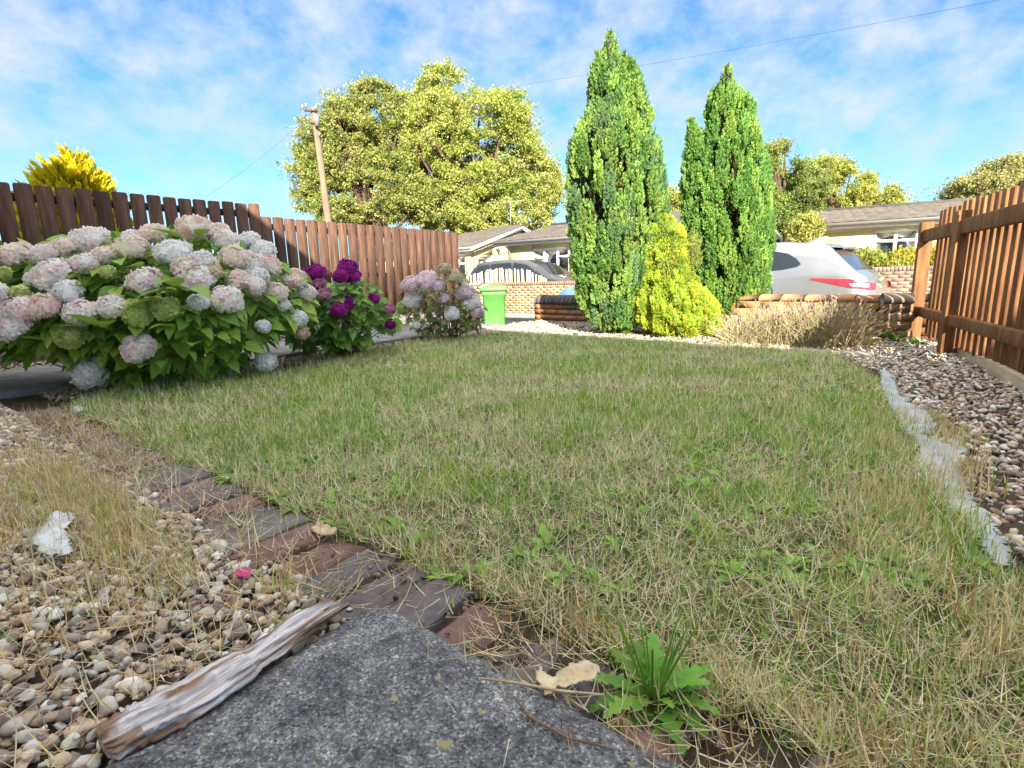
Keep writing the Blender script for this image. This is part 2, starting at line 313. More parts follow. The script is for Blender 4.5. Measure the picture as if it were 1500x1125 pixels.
bp = t.nodes.new('ShaderNodeBump'); bp.inputs['Strength'].default_value = 1.0; bp.inputs['Distance'].default_value = .006; t.links.new(nb.outputs[0], bp.inputs['Height']); t.links.new(bp.outputs[0], b.inputs['Normal'])
tag(m.build('concrete_slab', ms, smooth=True), 'grey speckled concrete doorstep slab with one corner towards the lawn', 'slab')
# ------------------------------------------------------------------ brick edging strip beside the lawn
be = thing('brick_edging', 'row of dark weathered bricks set flat between lawn and gravel', 'edging', A(1.8, .6, 0))
a = -.6; bi = 0
while a < 3.42:
    wdt = .102+rng.uniform(-.004, .004); z = .012+rng.uniform(-.006, .008); th_ = rng.uniform(-.05, .05)
    d1 = EA*math.cos(th_)+EN*math.sin(th_); d2 = np.cross(UP, d1); bc = [(.11, .078, .078), (.085, .075, .08), (.10, .09, .088), (.125, .078, .072), (.072, .068, .073)][rng.integers(5)]
    c = A(a+wdt/2, .565+rng.uniform(-.008, .008), z-.03-max(0, min(.004, (a-1.9)*.05))-(.01 if a < .45 else 0))
    u = np.linspace(-1, 1, 15); v = np.linspace(-1, 1, 25); Ug, Vg = np.meshgrid(u, v, indexing='ij')
    q = c+d1*(Ug*(wdt/2-.003)+(fbm(np.stack([Ug, Vg, Ug*0+bi], -1), 3)-.5)*.008)[..., None]+d2*(Vg*.1045+(fbm(np.stack([Ug, Vg, Ug*0+bi+9], -1), 3)-.5)*.008)[..., None]
    ed = np.maximum(np.abs(Ug), np.abs(Vg)*.99+.0); hh = .03+(fbm(np.stack([Ug*2, Vg*4, Ug*0+bi*3.1], -1), 1.3)-.5)*.008-np.clip(ed-.86, 0, 1)*.05
    q = q+UP*hh[..., None]; mm = MB(); mm.grid(q)
    for sd_ in (q[0], q[-1], q[:, 0], q[:, -1]): mm.grid(np.stack([sd_, sd_-UP*.05], 0))
    # bricks are one mesh each: the strip is a set of laid pieces
    mm.C = [np.tile(np.array(bc)*rng.uniform(.85, 1.2)/.5, (len(v_), 1)) for v_ in mm.V]
    mm.build('brick', M_brick, be, smooth=True); a += wdt+.009; bi += 1
# ------------------------------------------------------------------ path along the left fence, edging, gravel board etc.
m = MB(); nn = -2.0; i = 0
while nn < 5.0:
    for k_ in (0, 1):
        m.box(A(4.42+k_*.62, nn+.3, .0+rng.uniform(-.004, .006)), .305, .295, .035, ax, np.ones(3)*rng.uniform(.85, 1.1))
    nn += .61
pth = m.build('path', pm('path_slab', [(.3, (.17, .17, .18)), (.7, (.30, .30, .31))], 10, .9, .4, 80, usecol=True), kind='structure'); bevel(pth, .006)
m = MB(); a = .2
while a < 3.9:
    l = rng.uniform(.2, .34); m.box(A(a+l/2, 4.44+.06*a, -.008+rng.uniform(-.006, .006)), l/2-.01, .04, .03, np.array([EA+EN*.06, EN, UP]), np.ones(3)*rng.uniform(.8, 1.1), .008); a += l
e = m.build('stone_edging', pm('edging_stone', [(.3, (.36, .31, .24)), (.7, (.52, .46, .36))], 10, .9, .5, 60, usecol=True)); bevel(e, .012, 3)
tag(e, 'pale stone kerb edging along the far side of the lawn', 'edging')
# ------------------------------------------------------------------ brick walls
def brick_wall(name, label, p, q, z0, courses, cols, cap=None, th=.215, group=None, jit=.003, soldier=None, capcol=(.1, .09, .1), capr=None):
    p = np.array(p, float); q = np.array(q, float); d = q-p; Lw = np.linalg.norm(d); d = d/Lw; nr = np.cross(UP, d); F3 = np.array([d, nr, UP])
    root = thing(name, label, 'wall', (p+q)/2*[1, 1, 0]+[0, 0, z0], group)
    bl, bh, g_ = .215, .065, .01; m = MB(); H_ = courses*(bh+g_)
    for c in range(courses):
        x_ = -(bl/2 if c % 2 else 0)
        while x_ < Lw:
            s0, s1 = max(0, x_), min(Lw, x_+bl)
            if s1-s0 > .03:
                cc = np.array(cols[rng.integers(len(cols))])*rng.uniform(.8, 1.15)
                for sd_ in (-1, 1): m.box(p+d*(s0+s1)/2+nr*sd_*(th/2-.05)+UP*(z0-p[2]*0+c*(bh+g_)+bh/2), (s1-s0)/2-.001, .05, bh/2, F3, cc, jit)
                if s0 == 0 or s1 == Lw: m.box(p+d*(.0505 if s0 == 0 else Lw-.0505)+UP*(z0+c*(bh+g_)+bh/2), .05, th/2-.002, bh/2-.001, F3, cc, jit)
            x_ += bl+g_
    m.build('brickwork', M_brick, root)
    m = MB(); m.box(p+d*Lw/2+UP*(z0+H_/2), Lw/2-.008, th/2-.008, H_/2, F3); m.build('mortar', M_mortar, root)
    zt = z0+H_
    if cap:
        m = MB(); x_ = 0; kk = 10
        while x_ < Lw-.02:
            l = (.073 if cap != 'long' else .216)*rng.uniform(.92, 1.05); l = min(l, Lw-x_); r = (th/2+.015) if capr is None else capr; cc = np.array(capcol)*rng.uniform(.7, 1.3); zo = rng.uniform(-.004, .004)
            an_ = np.linspace(0, np.pi, kk); prof = [(-r*math.cos(t), (.03 if cap == 'round' else .02)+math.sin(t)*r*(.75 if cap == 'round' else .35)) for t in an_]; prof = [(-r, 0)]+prof+[(r, 0)]
            V = [];
            for xx in (x_+.003, x_+l-.003):
                for (y_, z_) in prof: V.append(p+d*xx+nr*y_+UP*(zt+z_+zo))
            kp = len(prof); V = np.array(V)+rng.uniform(-.002, .002, (2*kp, 3))
            m.add(V, [[i, (i+1) % kp, kp+(i+1) % kp, kp+i] for i in range(kp)]+[list(range(kp)), list(range(kp, 2*kp))[::-1]], cc); x_ += l
        m.build('coping', M_brick, root)
    if soldier:
        m = MB(); x_ = 0
        while x_ < Lw-.03:
            m.box(p+d*(x_+.0365)+UP*(zt+.05), .0325, th/2+.002, .05, F3, np.array(soldier)*rng.uniform(.75, 1.15), .002); x_ += .073
        m.build('coping', M_brick, root)
        m = MB(); m.box(p+d*Lw/2+UP*(zt+.045), Lw/2-.004, th/2-.008, .044, F3); m.build('mortar', M_mortar, root)
    return root
red = [(.45, .20, .09), (.50, .24, .11), (.40, .17, .08), (.38, .19, .11)]
brick_wall('garden_wall', 'low red brick garden wall with dark rounded coping left of the tall conifer', A(4.44, 6.46), A(2.2, wall_n(2.2)), -.06, 4, red+[(.16, .13, .11)], 'round', capcol=(.13, .12, .125))
brick_wall('garden_wall', 'low orange brick garden wall behind the dry lavender, ending in a rounded pier', A(2.17, wall_n(2.17)), A(.27, 5.87), -.06, 5, [(.52, .25, .10), (.55, .28, .13), (.45, .2, .09)], 'long', capcol=(.42, .22, .12), capr=.112)
pr = brick_wall('wall_pier', 'short brick pier with pale cement cap at the end of the garden wall', A(.26, 5.66), A(.04, 5.69), -.06, 5, [(.40, .2, .11), (.3, .17, .1)], 'long', th=.30, capcol=(.30, .25, .2))
brick_wall('boundary_wall', 'dark overgrown brick wall between the pier and the brown fence', A(.0, 6.05), A(-3.2, 5.9), -.06, 5, [(.16, .08, .05), (.13, .08, .06), (.2, .09, .05)], 'flat', capcol=(.05, .045, .04), capr=.112)
# opposite side of the road
wl = D(700, 413, 17.0); wn = wl @ EN
brick_wall('roadside_wall', 'long pale brick wall with upright top course across the road', A(13.5, 12.9), A(3.2, 12.9), -.50, 12, [(.50, .36, .22), (.46, .30, .18), (.55, .42, .28), (.42, .24, .15)], None, soldier=(.36, .2, .14))
print('walls')
#@@FENCES
# ------------------------------------------------------------------ left fence
FA = np.array([-4.62, 4.6, 0]); FD = np.array([.669, .743, 0]); FD /= np.linalg.norm(FD); FN = np.cross(UP, FD)    # FN points away from lawn? fixed below
if FN @ np.array([1, 0, 0]) > 0: FN = -FN            # away from the garden
def fence_t(px, py=350):                              # parameter on the fence line under an image column
    u = ray(px, py); u = u[0]/u[1]; return (FA[0]-u*FA[1])/(u*FD[1]-FD[0])
def left_panel(label, px0, px1, pyt0, pyt1, first):
    t0 = fence_t(px0, pyt0) if first is None else first; t1 = fence_t(px1, pyt1)
    P0 = FA+FD*t0; P1 = FA+FD*t1
    zt = lambda px, py: D(px, py, (FA+FD*fence_t(px, py))[1])[2]
    ta, tb = fence_t(px0, pyt0), fence_t(px1, pyt1); za, zb = zt(px0, pyt0), zt(px1, pyt1); sl = (zb-za)/(tb-ta)
    root = thing('fence_panel', label, 'fence', (P0+P1)/2, 'panels of the left fence')
    m = MB(); t = t0+.06; zbot = .13
    while t < t1-.03:
        ztop = za+sl*(t-ta)+rng.uniform(-.006, .006); c = FA+FD*t-FN*.032; tw = rng.uniform(-.012, .012); d_ = FD+UP*tw; d_ /= np.linalg.norm(d_)
        w_ = (.0605 if px0 < 100 else .0625)+rng.uniform(-.003, .003)
        ring = [(-w_, zbot), (w_, zbot), (w_, ztop-.012), (w_-.012, ztop), (-w_+.012, ztop), (-w_, ztop-.012)]
        V = [c*[1, 1, 0]+d_*x_+UP*z_-FN*o_ for o_ in (.0, .02) for x_, z_ in ring]; g_ = np.ones(3)*rng.uniform(.6, 1.35)*[1, rng.uniform(.92, 1.05), 1]
        m.add(V, [[0, 1, 2, 3, 4, 5][::-1], [6, 7, 8, 9, 10, 11]]+[[i, (i+1) % 6, 6+(i+1) % 6, 6+i] for i in range(6)], g_)
        t += .143+rng.uniform(-.003, .003)
    m.build('boards', M_fence_l, root)
    for dz in (.06, .62, .0):
        m = MB(); zr = (lambda tt: za+sl*(tt-ta)-dz-.05) if dz > 0 else (lambda tt: zbot+.12)
        m.bar(FA+FD*t0+UP*zr(t0), FA+FD*t1+UP*zr(t1), .04, .07, FN, np.ones(3)*.9); m.build('rail', M_fence_l, root)
    for tt in (t0, t1):
        m = MB(); m.bar(FA+FD*tt+FN*.06-UP*.1, FA+FD*tt+FN*.06+UP*(za+sl*(tt-ta)-.03), .09, .09, FN, np.ones(3)*.85); m.build('post', M_fence_l, root)
    m = MB(); m.bar(FA+FD*(t0+.03)+UP*.03-FN*.01, FA+FD*(t1-.03)+UP*.03-FN*.01, .04, .19, FN); m.build('gravel_board', M_pave, root)
    return t1
t1 = left_panel('dark brown close boarded fence panel behind the large hydrangea, the taller one', 0, 373, 268, 300, -1.6)
left_panel('brown boarded fence panel half in sunlight, stepping down towards the street', 377, 668, 317, 341, t1+.03)
# ------------------------------------------------------------------ right fence
RP1 = G(1385, 518); RP2 = G(1337, 495); RD = RP1-RP2; RD[2] = 0; RL = np.linalg.norm(RD); RD /= RL      # towards the camera
RN = np.cross(UP, RD);
if RN[0] > 0: RN = -RN                                 # towards the lawn
rf = thing('picket_fence', 'orange brown slatted timber fence on the right, seen from its rail side', 'fence', RP1)
def zat(P, py, px): return D(px, py, P[1])[2]
zp1 = zat(RP1, 309, 1387); zp2 = zat(RP2, 326, 1337)
posts = [(0, zp1), (-RL, zp2), (1.75, zp1+.0)]
for t_, zt_ in posts:
    m = MB(); c = RP1+RD*t_; m.bar(c-UP*.2, c+UP*zt_, .09, .09, RN, np.ones(3)*rng.uniform(.9, 1.1)); bevel(m.build('post', M_fence_r, rf), .005)
for zz, h_ in ((zat(RP1, 333, 1395), .095), (zat(RP1, 468, 1395), .075)):
    for t0_, t1_ in ((-RL, -.045), (.046, 1.705), (1.796, 3.0)):
        m = MB(); m.bar(RP1+RD*t0_+RN*.0+UP*zz, RP1+RD*t1_+UP*zz, .05, h_, RN, np.ones(3)*rng.uniform(.8, 1)); bevel(m.build('rail', M_fence_r, rf), .004)
m = MB(); t_ = -RL+.28
while t_ < 3.0:
    zt_ = zat(RP1, 301, 1380)+.0+rng.uniform(-.012, .012)+.0; c = RP1+RD*t_-RN*.036
    m.bar(c+UP*(.045+rng.uniform(-.01, .02)), c+UP*(zt_+.03)+RD*rng.uniform(-.008, .008)+RN*rng.uniform(-.004, .004), .02, .068, RN, np.ones(3)*rng.uniform(.75, 1.25)*[1, rng.uniform(.9, 1.08), 1]); t_ += .118+rng.uniform(-.008, .008)
    if .03 < t_ < .1: t_ += .08
bevel(m.build('slats', M_fence_r, rf), .003, 1)
M_pale = pm('pale_sawn_timber', [(.3, (.40, .32, .22)), (.7, (.58, .50, .38))], 6, .85, .4, 60, (1, 1, 4))
b0, b1 = G(1393, 512), G(1500, 574); dd = (b1-b0)/np.linalg.norm(b1-b0)
m = MB(); m.bar(b0+UP*.02, b0+dd*3+UP*.02, .035, .1); e = m.build('timber_board', M_pale); bevel(e, .006); tag(e, 'pale timber board laid on edge at the foot of the brown fence', 'board')
m = MB(); s_ = np.cross(dd, UP); s_ = s_ if s_[0] > 0 else -s_
q = [b0+s_*.02, b0+s_*.5, b0+dd*3+s_*.5, b0+dd*3+s_*.02]; m.add([v+UP*.03 for v in q]+[v-UP*.03 for v in q], [[0, 1, 2, 3], [0, 4, 5, 1], [1, 5, 6, 2], [2, 6, 7, 3], [3, 7, 4, 0]])
m.build('paving', pm('sandy_paving', [(.3, (.40, .32, .22)), (.7, (.55, .46, .34))], 8, .9, .3, 80), kind='structure')
print('fences')
#@@LAWN
# ------------------------------------------------------------------ lawn outline and gravel
def g2(x, y): return G(x, y)[:2]
far_edge = [A(3.85, 4.6)[:2], A(2.5, 4.5)[:2], A(1.2, 4.42)[:2], A(.4, 4.36)[:2]]
right_edge = [g2(1235, 528), g2(1290, 562), g2(1318, 610), g2(1350, 660), g2(1360, 700), g2(1440, 790), g2(1475, 850), A(-.45, 1.15)[:2], A(-.9, .7)[:2], A(-.9, .62)[:2]]
strip_edge = [A(.9, .668)[:2], A(2.0, .668)[:2], A(2.8, .67)[:2], A(3.3, .66)[:2]]
left_edge = [g2(120, 588), g2(210, 562), g2(300, 556), g2(400, 552), g2(490, 532), g2(560, 513), g2(620, 503), g2(680, 497)]
LAWN = [tuple(p) for p in far_edge+right_edge+strip_edge+left_edge]
def sample(n, x0, x1, y0, y1, z=0): return np.stack([rng.uniform(x0, x1, n), rng.uniform(y0, y1, n)], 1)
def edge_dist(P, line):
    d = np.full(len(P), 9.0)
    for i in range(len(line)-1):
        p = np.array(line[i]); q = np.array(line[i+1]); v = q-p; t = np.clip(((P-p) @ v)/(v @ v), 0, 1); d = np.minimum(d, np.linalg.norm(P-p-t[:, None]*v, axis=1))
    return d
def ground_z(P): return (fbm(np.stack([P[:, 0], P[:, 1], P[:, 0]*0], -1), 6)-.5)*.03-.002
# lawn base sheet
cs = sample(1, 0, 1, 0, 1)
gx = np.linspace(-3.4, 3.2, 260); gy = np.linspace(.3, 6.6, 240); X, Y = np.meshgrid(gx, gy, indexing='ij'); PP = np.stack([X.ravel(), Y.ravel()], 1)
ins = inpoly(PP, LAWN); Zl = ground_z(PP)+.004; P3 = np.stack([PP[:, 0], PP[:, 1], Zl], 1); nb_ = len(gy)
ii, jj = np.meshgrid(np.arange(259), np.arange(239), indexing='ij'); b_ = (ii*nb_+jj).ravel(); Fq = np.stack([b_, b_+nb_, b_+nb_+1, b_+1], 1); Fq = Fq[ins[Fq].all(1)]
m = MB(); m.add(P3, Fq); m.build('lawn', pm('thatch', [(.30, (.07, .06, .035)), (.5, (.15, .14, .065)), (.7, (.34, .31, .19))], 22, .95, .9, 120, dist=.02), smooth=True, kind='structure')
# blades
def blade_template(seg=3, bend=.5, curl=0.0):
    V = []; x_ = 0; z_ = 0; an_ = 0
    for i in range(seg+1):
        t = i/seg; wd = .5*(1-t**1.6)+.02; V += [[-wd, x_, z_], [wd, x_, z_]]; an_ = bend*(t+1/seg)*1.0; x_ += math.sin(an_)/seg; z_ += math.cos(an_)/seg
    F = [[2*i, 2*i+1, 2*i+3, 2*i+2] for i in range(seg)]; return np.array(V), np.array(F)
TEMPL = [blade_template(3, b) for b in (.25, .6, 1.1, 1.7)]
def blades(m, P, length, width, col, tilt, hz=None):
    n = len(P); az = rng.uniform(0, 2*np.pi, n); k = rng.integers(0, len(TEMPL), n)
    tz = np.stack([np.sin(tilt)*np.cos(az), np.sin(tilt)*np.sin(az), np.cos(tilt)], 1); rl = np.stack([-np.sin(az), np.cos(az), az*0], 1)
    Rm = frames(tz, rl)
    for j in range(len(TEMPL)):
        s_ = k == j
        if s_.any(): m.inst(TEMPL[j][0], TEMPL[j][1], P[s_], Rm[s_], np.stack([width[s_], length[s_], length[s_]], 1), col[s_])
GREEN = np.array([.24, .46, .05]); LIME = np.array([.44, .62, .07]); COOL = np.array([.26, .47, .16]); STRAW = np.array([.82, .72, .44]); TAN = np.array([.70, .54, .28]); GREY = np.array([.82, .76, .54]); RUST = np.array([.58, .36, .15])
def mixcol(n, w_):            # w_: (n,k) weights over palette
    pal = np.array([GREEN, LIME, COOL, STRAW, TAN, GREY, RUST]); w_ = w_/w_.sum(1)[:, None]; cu = np.cumsum(w_, 1); k = (rng.random(n)[:, None] > cu).sum(1).clip(0, 6)
    return pal[k]*rng.uniform(.7, 1.25, (n, 1))*rng.uniform(.93, 1.07, (n, 3))
m = MB()
P = sample(1700000, -3.4, 3.2, .35, 6.7); r = np.linalg.norm(P, axis=1)
dens = np.clip(34000/(1+(r/1.35)**2.0), 3500, 30000); P = P[(rng.random(len(P)) < dens/(1700000/(6.6*6.35)))]
P = P[inpoly(P, LAWN)]; r = np.linalg.norm(P, axis=1); n = len(P); print('blades', n)
P = P[vnoise(np.stack([P[:, 0], P[:, 1], P[:, 0]*0+77], 1), 16) > .26+.1*rng.random(len(P))]; r = np.linalg.norm(P, axis=1); n = len(P)
P3 = np.stack([P[:, 0], P[:, 1], ground_z(P)+.002], 1)
g_ = fbm(P3, 1.6); g2_ = fbm(P3+7, 5.5); g3_ = vnoise(P3+3, 14)
ed = edge_dist(P, strip_edge+[A(-.9, .62)[:2]]) if False else edge_dist(P, [A(-.9, .66)[:2]]+strip_edge); edr = edge_dist(P, right_edge)
dry = np.clip((g_-.5)*9+(g2_-.5)*8+.38, 0, 1); dry = np.maximum(dry, np.clip(1.25-ed/.30, 0, 1)); dry = np.maximum(dry, np.clip(.85-edr/.3, 0, 1))
aa = P3 @ EA; nn = P3 @ EN; lush = np.clip((aa-2.2)/1.0, 0, 1)*np.clip((nn-1.0)/.6, 0, 1); dry = dry*(1-.85*lush)
near_r = np.clip((.55-aa)/.5, 0, 1)*np.clip((1.7-nn)/.7, 0, 1)
cool = np.clip((vnoise(P3+11, 2.3)-.42)*5+np.clip((2.6-r)/2, 0, .6), 0, 1)
wts = np.stack([(1-dry)*(1.6-.6*cool)+.17, (1-dry)*1.0*(1-cool)+.08, (1-dry)*cool*1.4+.08, dry*.8+.12, dry*.75+.06, .14+.34*dry, .05*dry+.20*near_r], 1)
col = mixcol(n, wts)
clump = np.clip((g3_-.35)*2.2, .25, 1.3)
cv_ = vnoise(P3+41, 9); col = col*(.5+.72*np.clip((cv_-.25)*1.8, 0, 1))[:, None]
ln = rng.uniform(.018, .040, n)*clump*(1+.25*lush-.25*dry); ln = np.where(ed < .07, ln*1.5, ln); ln = np.where(edr < .1, ln*1.3, ln)+near_r*rng.uniform(0, .03, n)
wd = (.0015+.0007*r)*rng.uniform(.7, 1.3, n)
ti = np.abs(rng.normal(1.15, .42, n)).clip(0, 1.55); ti = np.where((ed < .06) | (rng.random(n) < .25*near_r), ti*.4, ti)
blades(m, P3, ln, wd, col, ti)
# straws and clippings lying in the lawn
P = sample(420000, -3.4, 3.2, .35, 5.5); r = np.linalg.norm(P, axis=1); P = P[rng.random(len(P)) < np.clip(1.6/(1+(r/2.2)**2), .1, 1)]; P = P[inpoly(P, LAWN)]; n = len(P); r = np.linalg.norm(P, axis=1)
P3 = np.stack([P[:, 0], P[:, 1], ground_z(P)+rng.uniform(.008, .026, n)], 1); wts = np.tile([.35, .15, .4, .8, .15, 1.0, .02], (n, 1)); print('straws', n)
blades(m, P3, rng.uniform(.02, .085, n), (.0011+.0006*r)*rng.uniform(.8, 1.3, n), mixcol(n, wts), rng.uniform(1.25, 1.62, n))
# tall dry stalks bottom right and along the brick edge
def stalks(m, c, spread, n, l0, l1, tilt=.25, dryness=1.0, wd=.0022):
    P = np.asarray(c)[None, :2]+rng.normal(0, 1, (n, 2))*spread; P3 = np.stack([P[:, 0], P[:, 1], np.zeros(n)+.002], 1)
    wts = np.tile([.25*(1-dryness)+.03, .3*(1-dryness)+.05, .1*(1-dryness), .8, .7, .25, .35], (n, 1)); blades(m, P3, rng.uniform(l0, l1, n), wd*rng.uniform(.7, 1.3, n), mixcol(n, wts), np.abs(rng.normal(0, tilt, n)))
for i in range(60):
    a_ = rng.uniform(-.85, 1.6); stalks(m, A(a_, .69+abs(rng.normal(0, .03))), .022, rng.integers(12, 34), .02, .062, .3, .8)
for i in range(60):
    a_ = rng.uniform(-.85, .05); n_ = rng.uniform(.68, 1.3); stalks(m, A(a_, n_), .03, 30, .03, .085, .35, .85, .002)
for i in range(55): stalks(m, A(rng.uniform(-.85, -.1), rng.uniform(.66, 1.15)), .03, 34, .04, .12, .4, .95, .0022)
for i in range(30): stalks(m, A(rng.uniform(-.15, .08), rng.uniform(1.2, 2.6)), .04, 90, .03, .09, .45, .6, .003)
for i in range(26): stalks(m, A(rng.uniform(3.3, 3.8), rng.uniform(.9, 3.6)), .05, 50, .04, .10, .45, .0, .004)
P = sample(22000, -3.4, 3.2, .5, 6.2); P = P[inpoly(P, LAWN)]; P = P[vnoise(np.stack([P[:, 0], P[:, 1], P[:, 0]*0], 1)+31, 2.4)+.35*(vnoise(np.stack([P[:, 0], P[:, 1], P[:, 0]*0], 1)+51, 7)-.5) > .54]; r = np.linalg.norm(P, axis=1); P = P[rng.random(len(P)) < np.clip(1.2/(1+(r/2.6)**2), .1, 1)][:2300]; r = np.linalg.norm(P, axis=1)
C_ = np.repeat(P, 26, 0); rr_ = np.repeat(r, 26); n = len(C_); C_ = C_+rng.normal(0, .014, (n, 2))*(1+.25*rr_)[:, None]; P3 = np.stack([C_[:, 0], C_[:, 1], ground_z(C_)+.002], 1); hue = np.repeat(rng.random(len(P)), 26)[:, None]
blades(m, P3, rng.uniform(.025, .06, n), (.0016+.0008*rr_)*rng.uniform(.7, 1.3, n), ((1-hue)*np.array([.16, .36, .05])+hue*np.array([.44, .64, .08]))*rng.uniform(.75, 1.25, (n, 1)), np.abs(rng.normal(.5, .35, n)).clip(0, 1.4))
m.build('lawn_grass', M_grass, kind='stuff')
# dry grass spreading over the gravel at the left
m = MB()
for i in range(200):
    a_ = rng.normal(1.75, .38); n_ = .41-abs(rng.normal(0, .10)); k_ = rng.integers(20, 60)
    if a_ < 1.12: continue
    stalks(m, A(a_, n_), .028, k_, .02, .075, .6, rng.uniform(.1, .9), .0026)
for i in range(30): stalks(m, A(rng.uniform(1.4, 3.2), rng.uniform(.1, .45)), .05, 26, .02, .05, .9, .6, .003)
for i in range(7): stalks(m, A(.93+rng.uniform(-.04, .04), .47+rng.uniform(-.03, .03)), .012, 9, .03, .09, .35, .2, .003)
n = 3200; P = A(0, 0)+rng.uniform(.76, 2.4, n)[:, None]*EA+rng.uniform(-.35, .56, n)[:, None]*EN; P[:, 2] = rng.uniform(.012, .035, n)
blades(m, P, rng.uniform(.04, .14, n), .0016*rng.uniform(.7, 1.4, n), mixcol(n, np.tile([.05, .03, .02, 1, .6, .8, .3], (n, 1))), rng.uniform(1.3, 1.6, n))
n = 450; P = A(0, 0)+rng.uniform(-.5, 3.3, n)[:, None]*EA+rng.normal(.58, .06, n)[:, None]*EN; P[:, 2] = rng.uniform(.022, .032, n)
blades(m, P, rng.uniform(.03, .12, n), .0016*rng.uniform(.7, 1.4, n), mixcol(n, np.tile([.05, .03, .02, 1, .5, .8, .1], (n, 1))), rng.uniform(1.45, 1.6, n))
for (lo_, hi_, n) in ((1.9, 3.35, 1500), (-.7, .55, 1200), (.5, 1.9, 260)):
    P = A(0, 0)+rng.uniform(lo_, hi_, n)[:, None]*EA+rng.normal(.57, .08, n)[:, None]*EN; P[:, 2] = rng.uniform(.010, .022, n)
    blades(m, P, rng.uniform(.02, .09, n), .0018*rng.uniform(.7, 1.4, n)*(1+.3*(lo_ > 1.5)), mixcol(n, np.tile([.03, .02, .02, .8, .7, 1.0, .6], (n, 1)))*.85, rng.uniform(1.4, 1.6, n))
for i in range(24): stalks(m, A(rng.uniform(2.0, 3.3), .43+rng.normal(0, .02)), .03, 22, .02, .05, .9, .7, .003)
m.build('dry_grass', M_grass, kind='stuff')
# broad-leaved weeds scattered in the lawn: countless small leaves
def ovate(nseg=5, wid=.42, fold=.12, droop=.35, ser=0.0):
    V = []; 
    for i in range(nseg+1):
        t = i/nseg; wv = wid*math.sin(math.pi*min(1, t**.8))**.8*(1-.25*t)+.01; z_ = -droop*t*t; s_ = 1+ser*(1 if i % 2 else -1)
        V += [[-wv*s_, t, z_+fold*wv*2], [0, t, z_], [wv*s_, t, z_+fold*wv*2]]
    F = []
    for i in range(nseg): F += [[3*i, 3*i+1, 3*i+4, 3*i+3], [3*i+1, 3*i+2, 3*i+5, 3*i+4]]
    return np.array(V), np.array(F)
def lframes(dirs, up=None):                              # leaves: local y along dirs, local z up-ish
    dirs = dirs/np.linalg.norm(dirs, axis=1)[:, None]; upv = np.tile([0, 0, 1.0], (len(dirs), 1)) if up is None else up
    x_ = np.cross(dirs, upv); x_ /= np.linalg.norm(x_, axis=1)[:, None]+1e-9; return np.stack([x_, dirs, np.cross(x_, dirs)], 1)
Tl, Fl = ovate(4, .22, .2, .5)
m = MB(); n = 800; P = sample(9000, -3, 3, .9, 6); P = P[inpoly(P, LAWN)]; P = P[vnoise(np.stack([P[:, 0], P[:, 1], P[:, 0]*0], 1)+20, 1.4) > .22][:n]; n = len(P)
for p in P:
    k_ = rng.integers(5, 11); az = rng.uniform(0, 2*np.pi, k_); d_ = np.stack([np.cos(az), np.sin(az), rng.uniform(.3, .9, k_)], 1)
    m.inst(Tl, Fl, np.tile([p[0], p[1], .014], (k_, 1)), lframes(d_), rng.uniform(.022, .052, k_), np.array([.26, .46, .07])*rng.uniform(.7, 1.3, (k_, 1)))
m.build('lawn_weeds', M_leaf, kind='stuff')
print('lawn')
# ------------------------------------------------------------------ gravel
def ico(sub):
    import bmesh
    b_ = bmesh.new(); bmesh.ops.create_icosphere(b_, subdivisions=sub, radius=1); V = np.array([v.co[:] for v in b_.verts]); F = np.array([[v.index for v in f.verts] for f in b_.faces]); b_.free(); return V, F
def stones(name, P, size, mat, sub=2, pal=None, palw=None, smooth=False, flatten=.72, kind='stuff'):
    V, F = ico(sub); m = MB(); nv = 10; k = rng.integers(0, nv, len(P))
    for j in range(nv):
        s_ = k == j; cnt = s_.sum()
        if not cnt: continue
        Q = V.copy()
        for _ in range(8):                                # chop planes: angular flint
            d_ = rng.normal(size=3); d_ /= np.linalg.norm(d_); h_ = rng.uniform(.30, .68); over = (Q @ d_)-h_; Q = Q-np.clip(over, 0, None)[:, None]*d_
        Q *= np.array([1.3, .95, flatten])*rng.uniform(.8, 1.25, 3)
        z_ = rng.normal(0, .4, (cnt, 3))+[0, 0, 1]; Rm = frames(z_)
        c = np.array(pal)[rng.choice(len(pal), cnt, p=np.array(palw)/sum(palw))]*rng.uniform(.7, 1.2, (cnt, 1))
        m.inst(Q, F, P[s_], Rm, size[s_], c)
    return m.build(name, mat, smooth=smooth, kind=kind)
PAL = [(.68, .57, .43), (.78, .73, .66), (.56, .43, .31), (.46, .31, .22), (.30, .25, .23), (.64, .61, .59), (.90, .88, .85), (.37, .32, .29)]; PW = [5, 4, 4, 3, 2.5, 3, 2, 3]
n = 23000; P = rng.uniform(.74, 3.9, n)[:, None]*EA+rng.uniform(-.7, .50, n)[:, None]*EN; P = P[(P[:, 1] > .4) | (P[:, 0] > -2)]; r = np.linalg.norm(P[:, :2], axis=1); n = len(P)
P[:, 2] = rng.uniform(-.004, .016, n); stones('gravel', P, (.0045+.0115*rng.random(n)**1.8)*(1+.15*r), M_stone, 2, PAL, PW)
n = 1000; P = rng.uniform(-.7, 3.4, n)[:, None]*EA+rng.normal(.57, .075, n)[:, None]*EN; P[:, 2] = rng.uniform(.004, .016, n); stones('soil_crumbs', P, rng.uniform(.003, .010, n), M_stone, 1, [(.16, .12, .09), (.24, .18, .13), (.34, .27, .2)], [3, 2, 1])
